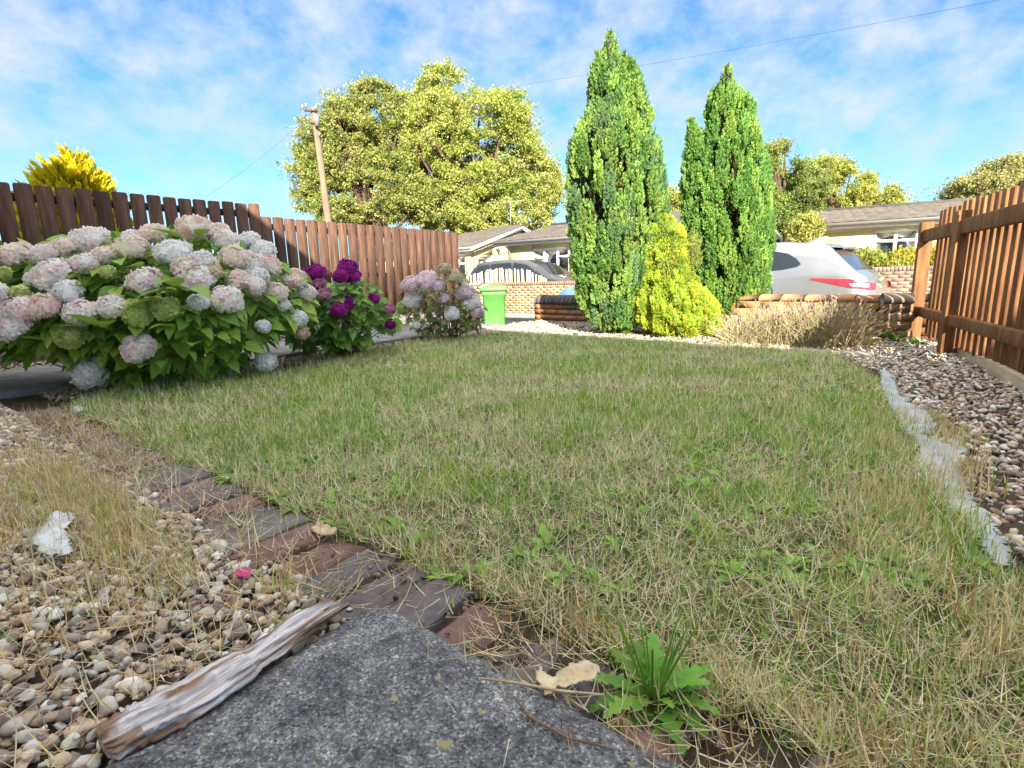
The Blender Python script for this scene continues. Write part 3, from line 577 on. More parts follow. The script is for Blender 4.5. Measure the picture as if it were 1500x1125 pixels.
# right gravel between lawn and fence
RG = [tuple(g2(1235, 524)), tuple(g2(1290, 548)), tuple(g2(1310, 610)), tuple(g2(1345, 660)), tuple(g2(1440, 790)), tuple(A(-.45, 1.15)[:2]), tuple(A(-1.2, .9)[:2]), tuple((b0+dd*3)[:2]), tuple(b0[:2]), tuple(RP2[:2]), tuple(A(.1, 5.6)[:2]), tuple(A(.5, 4.45)[:2])]
P = sample(60000, 0, 5, .6, 6); P = P[inpoly(P, RG)]; P = P[:22000]; n = len(P); P = np.stack([P[:, 0], P[:, 1], rng.uniform(-.003, .012, n)], 1)
PW2 = [4, 4, 3, 3, 2, 3, 2.4, 2.5]; stones('gravel', P, rng.uniform(.007, .018, n), M_stone, 1, PAL, PW2)
# planting bed stones behind the edging, and by the hydrangeas
P = rng.uniform(.1, 4.3, 9000)[:, None]*EA+rng.uniform(4.5, 6.1, 9000)[:, None]*EN; ok = (P @ EN) < wall_n(P @ EA)-.12; P = P[ok][:5200]; n = len(P); P[:, 2] = rng.uniform(0, .014, n)
stones('bed_gravel', P, rng.uniform(.012, .028, n), M_stone, 1, [(.50, .41, .30), (.54, .49, .43), (.38, .28, .19), (.46, .44, .43)], [4, 3, 3, 3])
P = rng.uniform(3.7, 4.15, 2600)[:, None]*EA+rng.uniform(.7, 5.2, 2600)[:, None]*EN; n = len(P); P[:, 2] = rng.uniform(0, .012, n)
stones('bed_gravel', P, rng.uniform(.010, .022, n), M_stone, 1, [(.55, .42, .28), (.5, .42, .33), (.35, .25, .18)], [4, 3, 3])
P = rng.uniform(5.4, 6.0, 1500)[:, None]*EA+rng.uniform(.7, 5.2, 1500)[:, None]*EN; n = len(P); P[:, 2] = rng.uniform(0, .012, n)
stones('bed_gravel', P, rng.uniform(.012, .022, n), M_stone, 1, [(.55, .42, .28), (.5, .42, .33)], [1, 1])
print('gravel')
#@@SMALL
# ------------------------------------------------------------------ small things on the ground
def crumple(outline, z, amp, n=26, thick=.0):
    """sheet of plastic inside an outline, crumpled"""
    o_ = np.array(outline); lo, hi = o_.min(0), o_.max(0); xs = np.linspace(lo[0], hi[0], n); ys = np.linspace(lo[1], hi[1], n*2); X, Y = np.meshgrid(xs, ys, indexing='ij'); Pq = np.stack([X.ravel(), Y.ravel()], 1)
    ins = inpoly(Pq, outline); return X, Y, Pq, ins
def sheet(name, label, cat, outline, z, amp, mat, n=40, freq=20):
    o_ = np.array([p[:2] for p in outline]); poly = [tuple(p) for p in o_]; lo, hi = o_.min(0), o_.max(0); nx = n; ny = max(8, int(n*(hi[1]-lo[1])/(hi[0]-lo[0])))
    xs = np.linspace(lo[0], hi[0], nx); ys = np.linspace(lo[1], hi[1], ny); X, Y = np.meshgrid(xs, ys, indexing='ij'); Pq = np.stack([X.ravel(), Y.ravel()], 1); ins = inpoly(Pq, poly)
    Zq = z+np.abs(fbm(np.stack([Pq[:, 0], Pq[:, 1], Pq[:, 0]*0+z*9], 1), freq)-.5)*2*amp+(vnoise(np.stack([Pq[:, 0], Pq[:, 1], Pq[:, 0]*0+3], 1), freq*.4)-.5)*amp
    i_, j_ = np.meshgrid(np.arange(nx-1), np.arange(ny-1), indexing='ij'); b_ = (i_*ny+j_).ravel(); F = np.stack([b_, b_+ny, b_+ny+1, b_+1], 1); F = F[ins[F].sum(1) >= 3]
    m = MB(); m.add(np.stack([Pq[:, 0], Pq[:, 1], Zq], 1), F); ob = m.build(name, mat, smooth=False); so_ = ob.modifiers.new('solidify', 'SOLIDIFY'); so_.thickness = .0012; return tag(ob, label, cat)
M_plastic = pm('white_plastic', [(.3, (.50, .54, .60)), (.7, (.70, .73, .78))], 12, .45, .4, 60, spec=.5)
M_membrane = pm('weed_membrane', [(.3, (.30, .33, .37)), (.6, (.46, .49, .53)), (.8, (.36, .33, .27))], 9, .7, .4, 60)
sheet('weed_membrane', 'torn strip of pale weed membrane between lawn and right gravel', 'membrane',
      [G(*p) for p in [(1290, 548), (1306, 556), (1318, 585), (1345, 612), (1372, 634), (1352, 646), (1395, 648), (1416, 668), (1396, 692), (1410, 715), (1444, 765), (1482, 825), (1474, 842), (1458, 850), (1422, 790), (1368, 735), (1334, 700), (1348, 668), (1322, 640), (1302, 610), (1290, 575)]], .026, .03, M_membrane, 90, 10)
sheet('plastic_scrap', 'crumpled white plastic scrap in the dry grass at the left', 'scrap', [G(*p) for p in [(62, 790), (85, 772), (115, 770), (112, 785), (98, 800), (116, 835), (100, 842), (70, 835), (50, 815)]], .035, .03, M_plastic, 26, 34)
sheet('plastic_scrap', 'small flat white scrap at the far end of the brick edging', 'scrap', [G(*p) for p in [(104, 603), (118, 600), (128, 606), (112, 612)]], .022, .01, M_plastic, 14, 30)
M_dead = pm('dead_leaf', [(.3, (.38, .26, .15)), (.7, (.62, .52, .36))], 40, .8, .4, 90)
sheet('dead_leaf', 'pale curled dead leaf beside the weed at the slab edge', 'leaf', [G(*p, .03) for p in [(780, 990), (795, 978), (800, 992), (822, 988), (850, 980), (882, 985), (872, 1010), (840, 1020), (815, 1018), (800, 1032), (788, 1010)]], .036, .018, pm('cream_dead_leaf', [(.3, (.5, .38, .22)), (.7, (.72, .64, .46))], 40, .8, .4, 90), 22, 60)
sheet('dead_leaf', 'small brown dead leaf lying on the brick edging', 'leaf', [G(*p) for p in [(452, 788), (470, 780), (498, 792), (494, 802), (470, 800)]], .03, .014, M_dead, 14, 50)
sheet('petal', 'single magenta petal on the gravel', 'petal', [G(*p) for p in [(346, 858), (358, 852), (373, 858), (365, 867), (350, 867)]], .03, .01, flat('magenta_petal', (.55, .02, .22), .6), 10, 60)
# weathered wood beside the slab
wp = [(150, 1098), (260, 1045), (380, 975), (492, 898)]; m = MB(); gp = [G(x_, y_, .03) for x_, y_ in wp]
NS, K = 190, 56; ts = np.linspace(0, 1, NS); cen = np.array([np.array([np.interp(t_, np.linspace(0, 1, 4), [g_[k_] for g_ in gp]) for k_ in range(3)]) for t_ in ts])
cen[:, 2] = .034+.012*np.interp(ts, [0, .3, .6, .85, 1], [.4, .6, 1, 1.3, .9]); hw = np.interp(ts, [0, .03, .2, .45, .6, .64, .9, 1], [.024, .034, .040, .038, .034, .026, .026, .020]); dw = gp[-1]-gp[0]; dw /= np.linalg.norm(dw); sw = np.cross(dw, UP); sw /= np.linalg.norm(sw)
an_ = np.linspace(0, 2*np.pi, K, endpoint=False); TT, AN = np.meshgrid(ts, an_, indexing='ij'); cy, cz = np.cos(AN), np.sin(AN); cyp = np.sign(cy)*np.abs(cy)**.75
q1 = np.stack([TT*3, cy*1.6+5, cz*1.6+5], -1); q2 = np.stack([TT*7, cy*7+9, cz*7+9], -1); q3 = np.stack([TT*40, cy*5+19, cz*5+9], -1)
rr = hw[:, None]*(1+(vnoise(q1)-.5)*.55+(vnoise(q2)-.5)*.5+(vnoise(q3)-.5)*.16); ext = dw*((vnoise(np.stack([TT*0, cy*4+3, cz*4+3], -1))-.5)*.07*np.clip((TT-.93)/.07, 0, 1))[..., None]
P = cen[:, None]+sw*(cyp*rr)[..., None]+UP*(cz*rr*.34)[..., None]+ext
wgt = np.clip((vnoise(np.stack([TT*5, cy*3+2, cz*3+4], -1))-.5)*6+.15+.8*((TT > .15) & (TT < .62)), 0, 1); w2_ = np.clip((vnoise(q2+4)-.55)*6, 0, 1)
Cc = (wgt[..., None]*np.array([.74, .71, .76])+(1-wgt[..., None])*np.array([.30, .19, .13]))*(1-.45*w2_[..., None])
V = P.reshape(-1, 3); F = [[i*K+j, (i+1)*K+j, (i+1)*K+(j+1) % K, i*K+(j+1) % K] for i in range(NS-1) for j in range(K)]+[list(range(K)), [(NS-1)*K+j for j in range(K)][::-1]]
m.add(V, F, Cc.reshape(-1, 3))
ang = math.degrees(math.atan2(dw[1], dw[0]))
Mw, t, b, o = base_mat('rotten_wood'); a_ = t.nodes.new('ShaderNodeVertexColor'); a_.layer_name = 'col'; nz = noise_node(t, 22, 8, .7); mpn = [q_ for q_ in t.nodes if q_.type == 'MAPPING'][0]; mpn.vector_type = 'TEXTURE'; mpn.inputs['Rotation'].default_value = (0, 0, rad(ang)); mpn.inputs['Scale'].default_value = (6, .6, .6); nz.inputs['Scale'].default_value = 60
rr_ = ramp(t, nz.outputs[0], [(.3, (.25, .2, .18)), (.46, (.9, .9, .9)), (.7, (1.2, 1.2, 1.2))]); xx = t.nodes.new('ShaderNodeMix'); xx.data_type = 'RGBA'; xx.blend_type = 'MULTIPLY'; xx.inputs[0].default_value = 1
t.links.new(a_.outputs[0], xx.inputs[6]); t.links.new(rr_.outputs[0], xx.inputs[7]); t.links.new(xx.outputs[2], b.inputs['Base Color']); b.inputs['Roughness'].default_value = .85
bp = t.nodes.new('ShaderNodeBump'); bp.inputs['Strength'].default_value = 1; bp.inputs['Distance'].default_value = .008; t.links.new(nz.outputs[0], bp.inputs['Height']); t.links.new(bp.outputs[0], b.inputs['Normal'])
tag(m.build('rotten_wood', Mw, smooth=True), 'weathered grey and brown piece of rotten wood along the slab edge', 'wood')
# twig on the slab
m = MB(); tp = [G(*p, .045) for p in [(700, 993), (755, 1000), (820, 1012), (885, 1018)]]; m.tube(tp, [.0012, .0018, .002, .0016], 6, (.5, .42, .28)); tag(m.build('twig', M_dead), 'pale thin twig reaching over the slab towards the weed', 'twig')
m = MB(); tp = [G(*p, .042) for p in [(752, 1020), (775, 1050), (830, 1080), (888, 1095)]]; m.tube(tp, [.001, .0016, .0018, .0014], 6); tag(m.build('twig', M_stem), 'dark curved twig lying across the slab edge', 'twig')
# the dandelion-like weed
def weed(base, label, n, ln, colr, lobes=True, name='weed', stem=0, spread=.8, cat='weed'):
    root = thing(name, label, cat, base); m = MB()
    for i in range(n):
        az = rng.uniform(0, 2*np.pi); el = rng.uniform(.35, 1.35); l = ln*rng.uniform(.45, 1.15); hd = np.array([math.cos(az), math.sin(az), 0]); ns = 14
        pts_ = []; ang_ = el; p_ = np.array(base, float)+hd*.004
        for s_ in range(ns+1):
            pts_.append(p_.copy()); p_ = p_+(hd*math.cos(ang_)+UP*math.sin(ang_))*l/ns; ang_ -= spread*1.5/ns
        pts_ = np.array(pts_); sd_ = np.cross(hd, UP); V = []; F = []; t_ = np.linspace(0, 1, ns+1)
        for s_ in range(ns+1):
            wv = l*(.04+.13*math.sin(math.pi*min(1, t_[s_]**1.1))); wv *= (1.0 if s_ % 2 else .45) if lobes else 1; wv = wv if s_ < ns else .001; up_ = .25*wv
            V += [pts_[s_]-sd_*wv+UP*up_, pts_[s_], pts_[s_]+sd_*wv+UP*up_]
        for s_ in range(ns): F += [[3*s_, 3*s_+1, 3*s_+4, 3*s_+3], [3*s_+1, 3*s_+2, 3*s_+5, 3*s_+4]]
        m.add(V, F, np.array(colr)*rng.uniform(.75, 1.25)*[rng.uniform(.9, 1.2), 1, 1])
    m.build('leaves', M_leaf, root, smooth=True)
    if stem:
        m = MB()
        for i in range(stem):
            az = rng.uniform(0, 2*np.pi); hd = np.array([math.cos(az), math.sin(az), 0]); h_ = ln*rng.uniform(1.0, 1.8); tt = np.linspace(0, 1, 6)[:, None]; m.tube(np.array(base)+hd*tt*h_*.35+UP*tt*h_*.9, np.linspace(.002, .001, 6), 5, np.array(colr)*1.1)
        m.build('stems', M_leaf, root)
    return root
weed(A(.245, .625), 'leafy green dandelion weed growing at the slab edge', 46, .095, (.19, .42, .06), stem=16)
weed(G(800, 742), 'small upright green leaf rosette in the middle of the lawn', 5, .07, (.18, .36, .07), False)
weed(G(892, 742), 'reddish brown leafed weed in the middle of the lawn', 6, .05, (.28, .18, .05), False)
weed(G(1290, 800), 'lime broad leafed weed near the right lawn edge', 7, .05, (.24, .40, .08), False)
weed(G(1195, 820), 'pale green rounded weed leaves in the right half of the lawn', 6, .045, (.22, .36, .10), False)
weed(G(1345, 505), 'bright green broad leafed plant beside the fence foot', 14, .11, (.16, .42, .05), False, spread=.7)
weed(G(1275, 508), 'yellow green weed in front of the wall pier', 18, .10, (.30, .42, .06), stem=6, spread=.5)
weed(G(1310, 502), 'grassy green weed between the pier and the fence', 18, .14, (.2, .36, .07), False, spread=.3)
weed(G(300, 577), 'green leafy weed at the foot of the large hydrangea', 16, .14, (.16, .34, .05), stem=6)
weed(G(240, 575), 'tall thin stemmed weed below the large hydrangea', 12, .15, (.15, .32, .06), stem=8, spread=.5)
print('small')
#@@HYDRANGEA
# ------------------------------------------------------------------ hydrangeas
def floret_template():
    V = []; F = []
    for k_ in range(4):
        an_ = k_*np.pi/2+.2; c, s = math.cos(an_), math.sin(an_); pts_ = [(0.05, 0, 0), (.5, -.42, .10), (.95, -.3, .16), (1.0, .28, .2), (.52, .42, .10), (.55, 0, .02)]
        b_ = len(V); V += [[x_*c-y_*s, x_*s+y_*c, z_] for x_, y_, z_ in pts_]; F += [[b_, b_+1, b_+5], [b_+1, b_+2, b_+5], [b_+2, b_+3, b_+5], [b_+3, b_+4, b_+5], [b_+4, b_, b_+5]]
    return np.array(V), np.array(F)
TF, FF_ = floret_template()
HP = {'w': [(.97, .97, .97), (.95, .96, .98), (.97, .93, .93)], 'p': [(.98, .90, .88), (.98, .97, .94), (.96, .74, .80), (.98, .97, .90), (.98, .97, .95)], 'g': [(.64, .74, .28), (.74, .80, .44), (.56, .66, .20)],
      'o': [(.96, .72, .70), (.98, .88, .84), (.92, .92, .72), (.97, .85, .84)], 'm': [(.42, .04, .34), (.50, .06, .36), (.34, .03, .36)], 'r': [(.50, .22, .38), (.6, .38, .45), (.5, .12, .36)],
      'v': [(.94, .76, .84), (.96, .86, .88), (.82, .66, .76)], 'y': [(.80, .74, .50), (.76, .64, .50)]}
def head(root, c, rr, typ, toward, name='flower_head'):
    rr = rr*.78*rng.uniform(.85, 1.1); n = int(np.clip(60+rr*1000, 60, 190)); i = np.arange(n)+.5; ph = np.arccos(1-1.72*i/n); th_ = np.pi*(1+5**.5)*i
    d_ = np.stack([np.sin(ph)*np.cos(th_), np.sin(ph)*np.sin(th_), np.cos(ph)], 1); axis = np.array(toward, float); axis /= np.linalg.norm(axis); Rm = frames(axis[None])[0]; dw_ = d_ @ Rm
    lum = 1+(vnoise(d_*2.2+np.array(c)*9)-.5)*.6; sh = np.array([rng.uniform(.9, 1.1), 1, rng.uniform(.5, .66)]); P = np.array(c)+(d_*sh*rr*lum[:, None]*rng.uniform(.92, 1.04, (n, 1))) @ Rm
    pal = np.array(HP[typ]); blot = vnoise(d_*1.8+np.array(c)*31); k_ = np.clip((blot*1.6-.3+rng.normal(0, .16, n))*len(pal), 0, len(pal)-1).astype(int); colr = pal[k_]*rng.uniform(.88, 1.08, (n, 1))
    m = MB(); m.inst(TF, FF_, P, frames(dw_+rng.normal(0, .2, dw_.shape)), rng.uniform(.021, .028, n)*(.8 if rr < .05 else 1), colr)
    ob = m.build(name, M_petal, root)
    return ob
LT = [ovate(7, .36, .14, dr, .06) for dr in (.15, .35, .6)]
def leafset(m, P, dirs, size, colr, up=None):
    k_ = rng.integers(0, 3, len(P)); Rm = lframes(dirs, up)
    for j in range(3):
        s_ = k_ == j
        if s_.any(): m.inst(LT[j][0], LT[j][1], P[s_], Rm[s_], size[s_], colr[s_])
def bush(label, bases, poly, Yf, thick, nleaf, lsize, heads, ncanes, pal, hs_=.5, extra=(), topfade=0):
    b0_ = np.mean(bases, 0); root = thing('hydrangea', label, 'hydrangea', (b0_[0], b0_[1], 0), 'hydrangeas along the path')
    po = np.array(poly, float); Q = np.stack([rng.uniform(po[:, 0].min(), po[:, 0].max(), nleaf*4), rng.uniform(po[:, 1].min(), po[:, 1].max(), nleaf*4)], 1); Q = Q[inpoly(Q, [tuple(p) for p in poly])][:nleaf]; n_ = len(Q)
    dep = rng.random(n_)**1.3*thick; P = np.array([D(q[0], q[1], Yf(q[0], q[1])+dp) for q, dp in zip(Q, dep)]); cen_ = P.mean(0)+[0, .15, -.12]
    dirs = P-cen_; dirs[:, 1] -= .25; dirs /= np.linalg.norm(dirs, axis=1)[:, None]; dirs = dirs+rng.normal(0, .45, dirs.shape); dirs[:, 2] = dirs[:, 2]*.4-.22
    upv = np.tile([0., -.25, 1.0], (n_, 1))+rng.normal(0, .3, (n_, 3)); up2 = dirs/np.linalg.norm(dirs, axis=1)[:, None]; m = MB()
    pl = np.array(pal); colr = pl[rng.integers(0, len(pl), n_)]*rng.uniform(.7, 1.25, (n_, 1)); leafset(m, P, dirs, lsize*rng.uniform(.65, 1.2, n_), colr, upv)
    for (x_, y_, dx_, l_) in extra:
        p_ = D(x_, y_, Yf(x_, y_)-.06); d_ = np.array([[dx_, -.5, .35]]); leafset(m, p_[None], d_, np.array([l_]), np.array([[.24, .42, .07]]))
    m.build('leaves', M_leaf, root, smooth=True)
    hp = []; yc_ = 0
    for (x_, y_, ty, wpx) in heads:
        Yh = Yf(x_, y_)-.05+rng.uniform(-.02, .03); c = D(x_, y_, Yh); slant = np.linalg.norm(c-C3); rr = wpx/770/2*Yh*.96; tw = np.array([(c[0]-cen_[0])*.5, -.75, .75+(c[2]-cen_[2])*.8]); head(root, c, rr, ty, tw); hp.append((c, tw/np.linalg.norm(tw), rr))
    # canes
    m = MB()
    ends = [h[0]-h[1]*h[2]*.3 for h in hp]; ex = [P[i] for i in rng.choice(n_, ncanes)]
    for e_ in ends+ex:
        bs = np.array(bases[np.argmin([np.linalg.norm(np.array(b_)[:2]-e_[:2]) for b_ in bases])])+np.append(rng.normal(0, .05, 2), 0); t_ = np.linspace(0, 1, 8)[:, None]
        mid = bs*.5+e_*.5+UP*.12*(1 if e_[2] > .3 else .6); pt = bs*(1-t_)**2+2*mid*t_*(1-t_)+e_*t_**2; m.tube(pt, np.linspace(.0055, .0025, 8), 5)
    m.build('stems', M_stem, root)
    return root
def yf1(x_, y_):
    y0 = np.interp(y_, [320, 340, 380, 430, 480, 520, 560], [3.55, 3.4, 3.12, 2.92, 2.86, 2.90, 3.0]); return y0+np.interp(x_, [-60, 0, 150, 260, 330, 400, 450], [-.1, -.05, 0, .05, .2, .5, .75])
H1 = [(20, 372, 'o', 55), (62, 372, 'p', 44), (128, 352, 'p', 66), (192, 347, 'w', 32), (192, 362, 'o', 55), (224, 342, 'o', 44), (283, 333, 'o', 50), (331, 352, 'p', 46), (320, 340, 'o', 36), (365, 352, 'w', 40), (386, 367, 'w', 38), (254, 369, 'w', 60), (296, 382, 'w', 36), (274, 392, 'o', 44),
      (151, 374, 'o', 40), (124, 385, 'p', 42), (72, 401, 'p', 62), (98, 427, 'w', 52), (213, 411, 'p', 54), (287, 407, 'p', 62), (345, 378, 'o', 48), (368, 386, 'p', 42), (392, 388, 'o', 40), (374, 404, 'w', 44), (372, 418, 'p', 38), (405, 428, 'o', 42), (431, 409, 'o', 42), (347, 410, 'o', 36), (449, 427, 'p', 34), (416, 446, 'p', 20),
      (331, 438, 'p', 62), (290, 443, 'w', 38), (243, 452, 'g', 42), (201, 459, 'g', 46), (165, 449, 'p', 44), (118, 458, 'p', 54), (62, 449, 'o', 46), (28, 452, 'p', 56), (16, 476, 'p', 60), (27, 429, 'g', 30), (-4, 430, 'p', 36), (105, 493, 'g', 50), (204, 509, 'p', 56), (130, 546, 'w', 58), (2, 402, 'g', 28), (390, 530, 'w', 35), (437, 466, 'w', 30), (386, 478, 'w', 22), (443, 487, 'y', 26),
      (-26, 380, 'p', 50), (-30, 468, 'p', 52), (90, 362, 'o', 38), (158, 398, 'g', 26), (310, 398, 'y', 34)]
P1 = [(-70, 375), (0, 368), (60, 358), (130, 345), (200, 345), (235, 335), (290, 328), (330, 345), (372, 355), (400, 385), (440, 402), (455, 440), (440, 480), (405, 492), (380, 500), (340, 525), (300, 552), (250, 565), (190, 560), (150, 540), (80, 520), (-70, 525)]
GP = [(.22, .42, .06), (.28, .50, .07), (.36, .56, .09), (.17, .34, .05), (.44, .60, .11)]
bush('large hydrangea with many white, pink and lime flower heads against the dark fence', [G(250, 545), G(180, 548), G(330, 535), G(110, 548)], P1, yf1, .75, 2200, .115, H1, 22, GP, extra=[(270, 425, .9, .2), (262, 430, -.5, .17), (258, 420, .1, .2), (240, 440, -1.1, .17), (140, 478, -.1, .17), (150, 480, .7, .15), (130, 482, -.8, .13), (68, 500, -.6, .12), (215, 535, .2, .12), (287, 505, .2, .12), (255, 480, -.2, .12), (290, 345, .8, .14), (262, 348, -.5, .14)])
def yf2(x_, y_): return np.interp(y_, [385, 430, 480, 520], [4.15, 3.95, 3.92, 4.05])+np.interp(x_, [400, 500, 575], [0, 0, .35])
H2 = [(449, 404, 'm', 28), (464, 399, 'm', 32), (467, 416, 'r', 28), (474, 431, 'r', 22), (509, 391, 'm', 34), (500, 404, 'm', 30), (516, 404, 'm', 28), (497, 453, 'm', 30), (510, 443, 'm', 28), (548, 437, 'm', 18), (570, 453, 'r', 20), (572, 475, 'm', 16), (436, 416, 'r', 24)]
P2 = [(432, 440), (470, 425), (500, 405), (530, 408), (545, 425), (572, 450), (578, 480), (545, 495), (520, 505), (470, 512), (430, 500), (420, 470)]
bush('purple and magenta flowered hydrangea, the middle one of the three', [G(495, 524), G(508, 524)], P2, yf2, .6, 620, .10, H2, 26, [(.19, .38, .06), (.26, .46, .08), (.15, .31, .06)])
def yf3(x_, y_): return 5.05+abs(x_-650)*.002
H3 = [(603, 416, 'v', 36), (627, 411, 'v', 38), (651, 393, 'y', 20), (665, 405, 'y', 28), (681, 427, 'v', 32), (690, 441, 'p', 34), (699, 456, 'v', 22), (603, 440, 'w', 30), (650, 437, 'v', 20), (662, 459, 'w', 26), (609, 477, 'w', 14), (588, 450, 'g', 18), (640, 418, 'v', 28)]
P3_ = [(590, 425), (640, 405), (672, 400), (695, 425), (706, 450), (702, 478), (672, 488), (640, 490), (612, 482), (592, 458)]
bush('pale mauve hydrangea with browned leaves nearest the green bin', [G(650, 497), G(662, 497)], P3_, yf3, .6, 380, .085, H3, 22, [(.17, .28, .07), (.28, .38, .10), (.28, .22, .10)])
print('hydrangeas')
#@@CONIFERS
# ------------------------------------------------------------------ conifers
def spray_template(nb=16, ln=.42, wd=.085, seed=0, fan=.75):
    r_ = np.random.default_rng(seed); V = []; F = []
    for i in range(nb):
        t = (i+.5)/nb; az = i*2.4+r_.uniform(-.3, .3); el = fan*(1-.5*t)+r_.uniform(-.12, .12); d_ = np.array([math.sin(el)*math.cos(az), math.sin(el)*math.sin(az), math.cos(el)]); l = ln*(1-.45*t)*r_.uniform(.8, 1.2); p_ = np.array([0, 0, t*.8]); s_ = np.cross(d_, r_.normal(size=3)); s_ /= np.linalg.norm(s_); k_ = len(V)
        V += [p_, p_+d_*l*.45+s_*wd, p_+d_*l, p_+d_*l*.45-s_*wd]; F.append([k_, k_+1, k_+2, k_+3])
    return np.array(V), np.array(F)
def conifer(name, label, basexy, prof, n, slen, pal, trunk=True, lean=.28, lumpk=7, lumpa=.16, seedo=0, fan=.75, wd=.085, nb=16, inner=.35, spires=(), group=None, tipcol=None, sq=1.0, tufts=0, gaps=0.0):
    """prof: list of (z, cx offset, radius)"""
    base = np.array([basexy[0], basexy[1], 0.]); root = thing(name, label, 'tree', base, group); zs = np.array([p[0] for p in prof]); xo = np.array([p[1] for p in prof]); rd = np.array([p[2] for p in prof])
    wz = np.linspace(zs[0], zs[-1], 400); area = np.interp(wz, zs, rd)+.03; cdf = np.cumsum(area)/area.sum(); z = np.interp(rng.random(n), cdf, wz); az = rng.uniform(0, 2*np.pi, n)
    q = np.stack([np.cos(az)*1.2, np.sin(az)*1.2, z*1.1], 1)
    lump = 1+lumpa*2*(fbm(q+seedo*3.1, lumpk*.22)-.5)*2+lumpa*.8*np.sin(az*lumpk+4*np.sin(z*1.7+seedo))
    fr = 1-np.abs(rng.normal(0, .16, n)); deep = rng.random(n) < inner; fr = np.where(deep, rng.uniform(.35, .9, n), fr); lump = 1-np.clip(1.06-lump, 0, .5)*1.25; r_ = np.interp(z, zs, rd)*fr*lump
    P = np.stack([base[0]+np.interp(z, zs, xo)+np.cos(az)*r_, base[1]+np.sin(az)*r_*sq, z-slen*.4], 1)
    dirs = np.stack([np.cos(az)*lean, np.sin(az)*lean, np.ones(n)], 1)+rng.normal(0, .16, (n, 3)); m = MB(); sc = slen*rng.uniform(.6, 1.25, n)*np.clip(.6+np.interp(z, zs, rd)*1.3, .6, 1)
    pl = np.array(pal); cn = fbm(P+5, 2.5); colr = pl[np.clip((cn*1.5-.25+rng.normal(0, .15, n))*len(pl), 0, len(pl)-1).astype(int)]*rng.uniform(.75, 1.25, (n, 1)); kk = rng.integers(0, 5, n); Rm = frames(dirs)
    if gaps:
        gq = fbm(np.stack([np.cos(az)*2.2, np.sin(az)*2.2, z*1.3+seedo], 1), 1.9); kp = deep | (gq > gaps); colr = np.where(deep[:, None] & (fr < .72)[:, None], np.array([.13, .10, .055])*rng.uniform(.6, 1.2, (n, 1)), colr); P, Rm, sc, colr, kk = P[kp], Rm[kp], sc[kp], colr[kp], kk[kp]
    for j in range(5):
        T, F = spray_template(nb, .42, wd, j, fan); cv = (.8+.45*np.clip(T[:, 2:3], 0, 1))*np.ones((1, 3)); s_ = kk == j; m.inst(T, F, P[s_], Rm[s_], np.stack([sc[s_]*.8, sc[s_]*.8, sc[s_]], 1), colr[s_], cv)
    for i in range(tufts):
        z0_ = min(np.interp(rng.random(), cdf, wz), zs[-1]*.86); a_ = rng.uniform(0, 2*np.pi); R_ = np.interp(z0_, zs, rd); L_ = rng.uniform(.2, .45)*min(1, .3+R_*1.6)*(1 if slen > .06 else .38); k_ = 46
        t_ = rng.random(k_); ph_ = rng.uniform(0, 2*np.pi, k_); rt = (.055 if slen > .06 else .04)*(1-t_*.75)*rng.uniform(.3, 1, k_); zc_ = z0_-L_*.35+t_*L_; rc = R_*.86+.03+t_*rng.uniform(-.02, .04)
        rz_ = np.minimum(rc, np.interp(zc_, zs, rd)*1.0+.012) if z0_ < zs[-1]*.9 else rc*.5
        Q = np.stack([base[0]+np.interp(zc_, zs, xo)+np.cos(a_)*rz_+np.cos(ph_)*rt, base[1]+np.sin(a_)*rz_+np.sin(ph_)*rt, zc_-slen*.3], 1)
        dd_ = np.stack([np.cos(a_)*.2+np.cos(ph_)*.25, np.sin(a_)*.2+np.sin(ph_)*.25, np.ones(k_)], 1); T, F = spray_template(nb, .42, wd, i % 5, fan)
        m.inst(T, F, Q, frames(dd_), slen*rng.uniform(.6, 1.1, k_), pl[rng.integers(0, len(pl))]*rng.uniform(.8, 1.35)*rng.uniform(.85, 1.15, (k_, 1)))
    m.build('foliage', M_conif, root)
    if trunk:
        m = MB(); zz = np.linspace(-.05, zs[-1]*.93, 10); m.tube(np.stack([base[0]+np.interp(zz, zs, xo), base[1]+zz*0, zz], 1), np.linspace(.05, .008, 10), 8); m.build('trunk', M_bark, root)
        m = MB()
        for i in range(60):
            z_ = rng.uniform(zs[0], zs[-1]*.8); a_ = rng.uniform(0, 2*np.pi); R_ = np.interp(z_, zs, rd)*.75; c_ = np.array([base[0]+np.interp(z_, zs, xo), base[1], max(.05, z_-.35)]); e_ = np.array([c_[0]+math.cos(a_)*R_, c_[1]+math.sin(a_)*R_, z_]); t_ = np.linspace(0, 1, 5)[:, None]; m.tube(c_*(1-t_)+e_*t_+np.array([math.cos(a_), math.sin(a_), 0])*.06*np.sin(t_*np.pi), np.linspace(.012, .004, 5), 5)
        m.build('branches', M_bark, root)
    return root
def prof_px(Y0, rows, cx0):
    out_ = []
    for y_, xl, xr in rows:
        pl, pr_ = D(xl, y_, Y0), D(xr, y_, Y0); out_.append(((pl[2]+pr_[2])/2, (pl[0]+pr_[0])/2-cx0, (pr_[0]-pl[0])/2*.93))
    out_ = sorted(out_); zz = [o_[0] for o_ in out_]; return [(z_, x_, r_*np.interp((z_-zz[0])/(zz[-1]-zz[0]), [.55, .85, 1], [1, .82, .6])) if zz[-1] > 2 else (z_, x_, r_) for z_, x_, r_ in out_]
Yc = 5.55; cx0 = D(905, 490, Yc)[0]
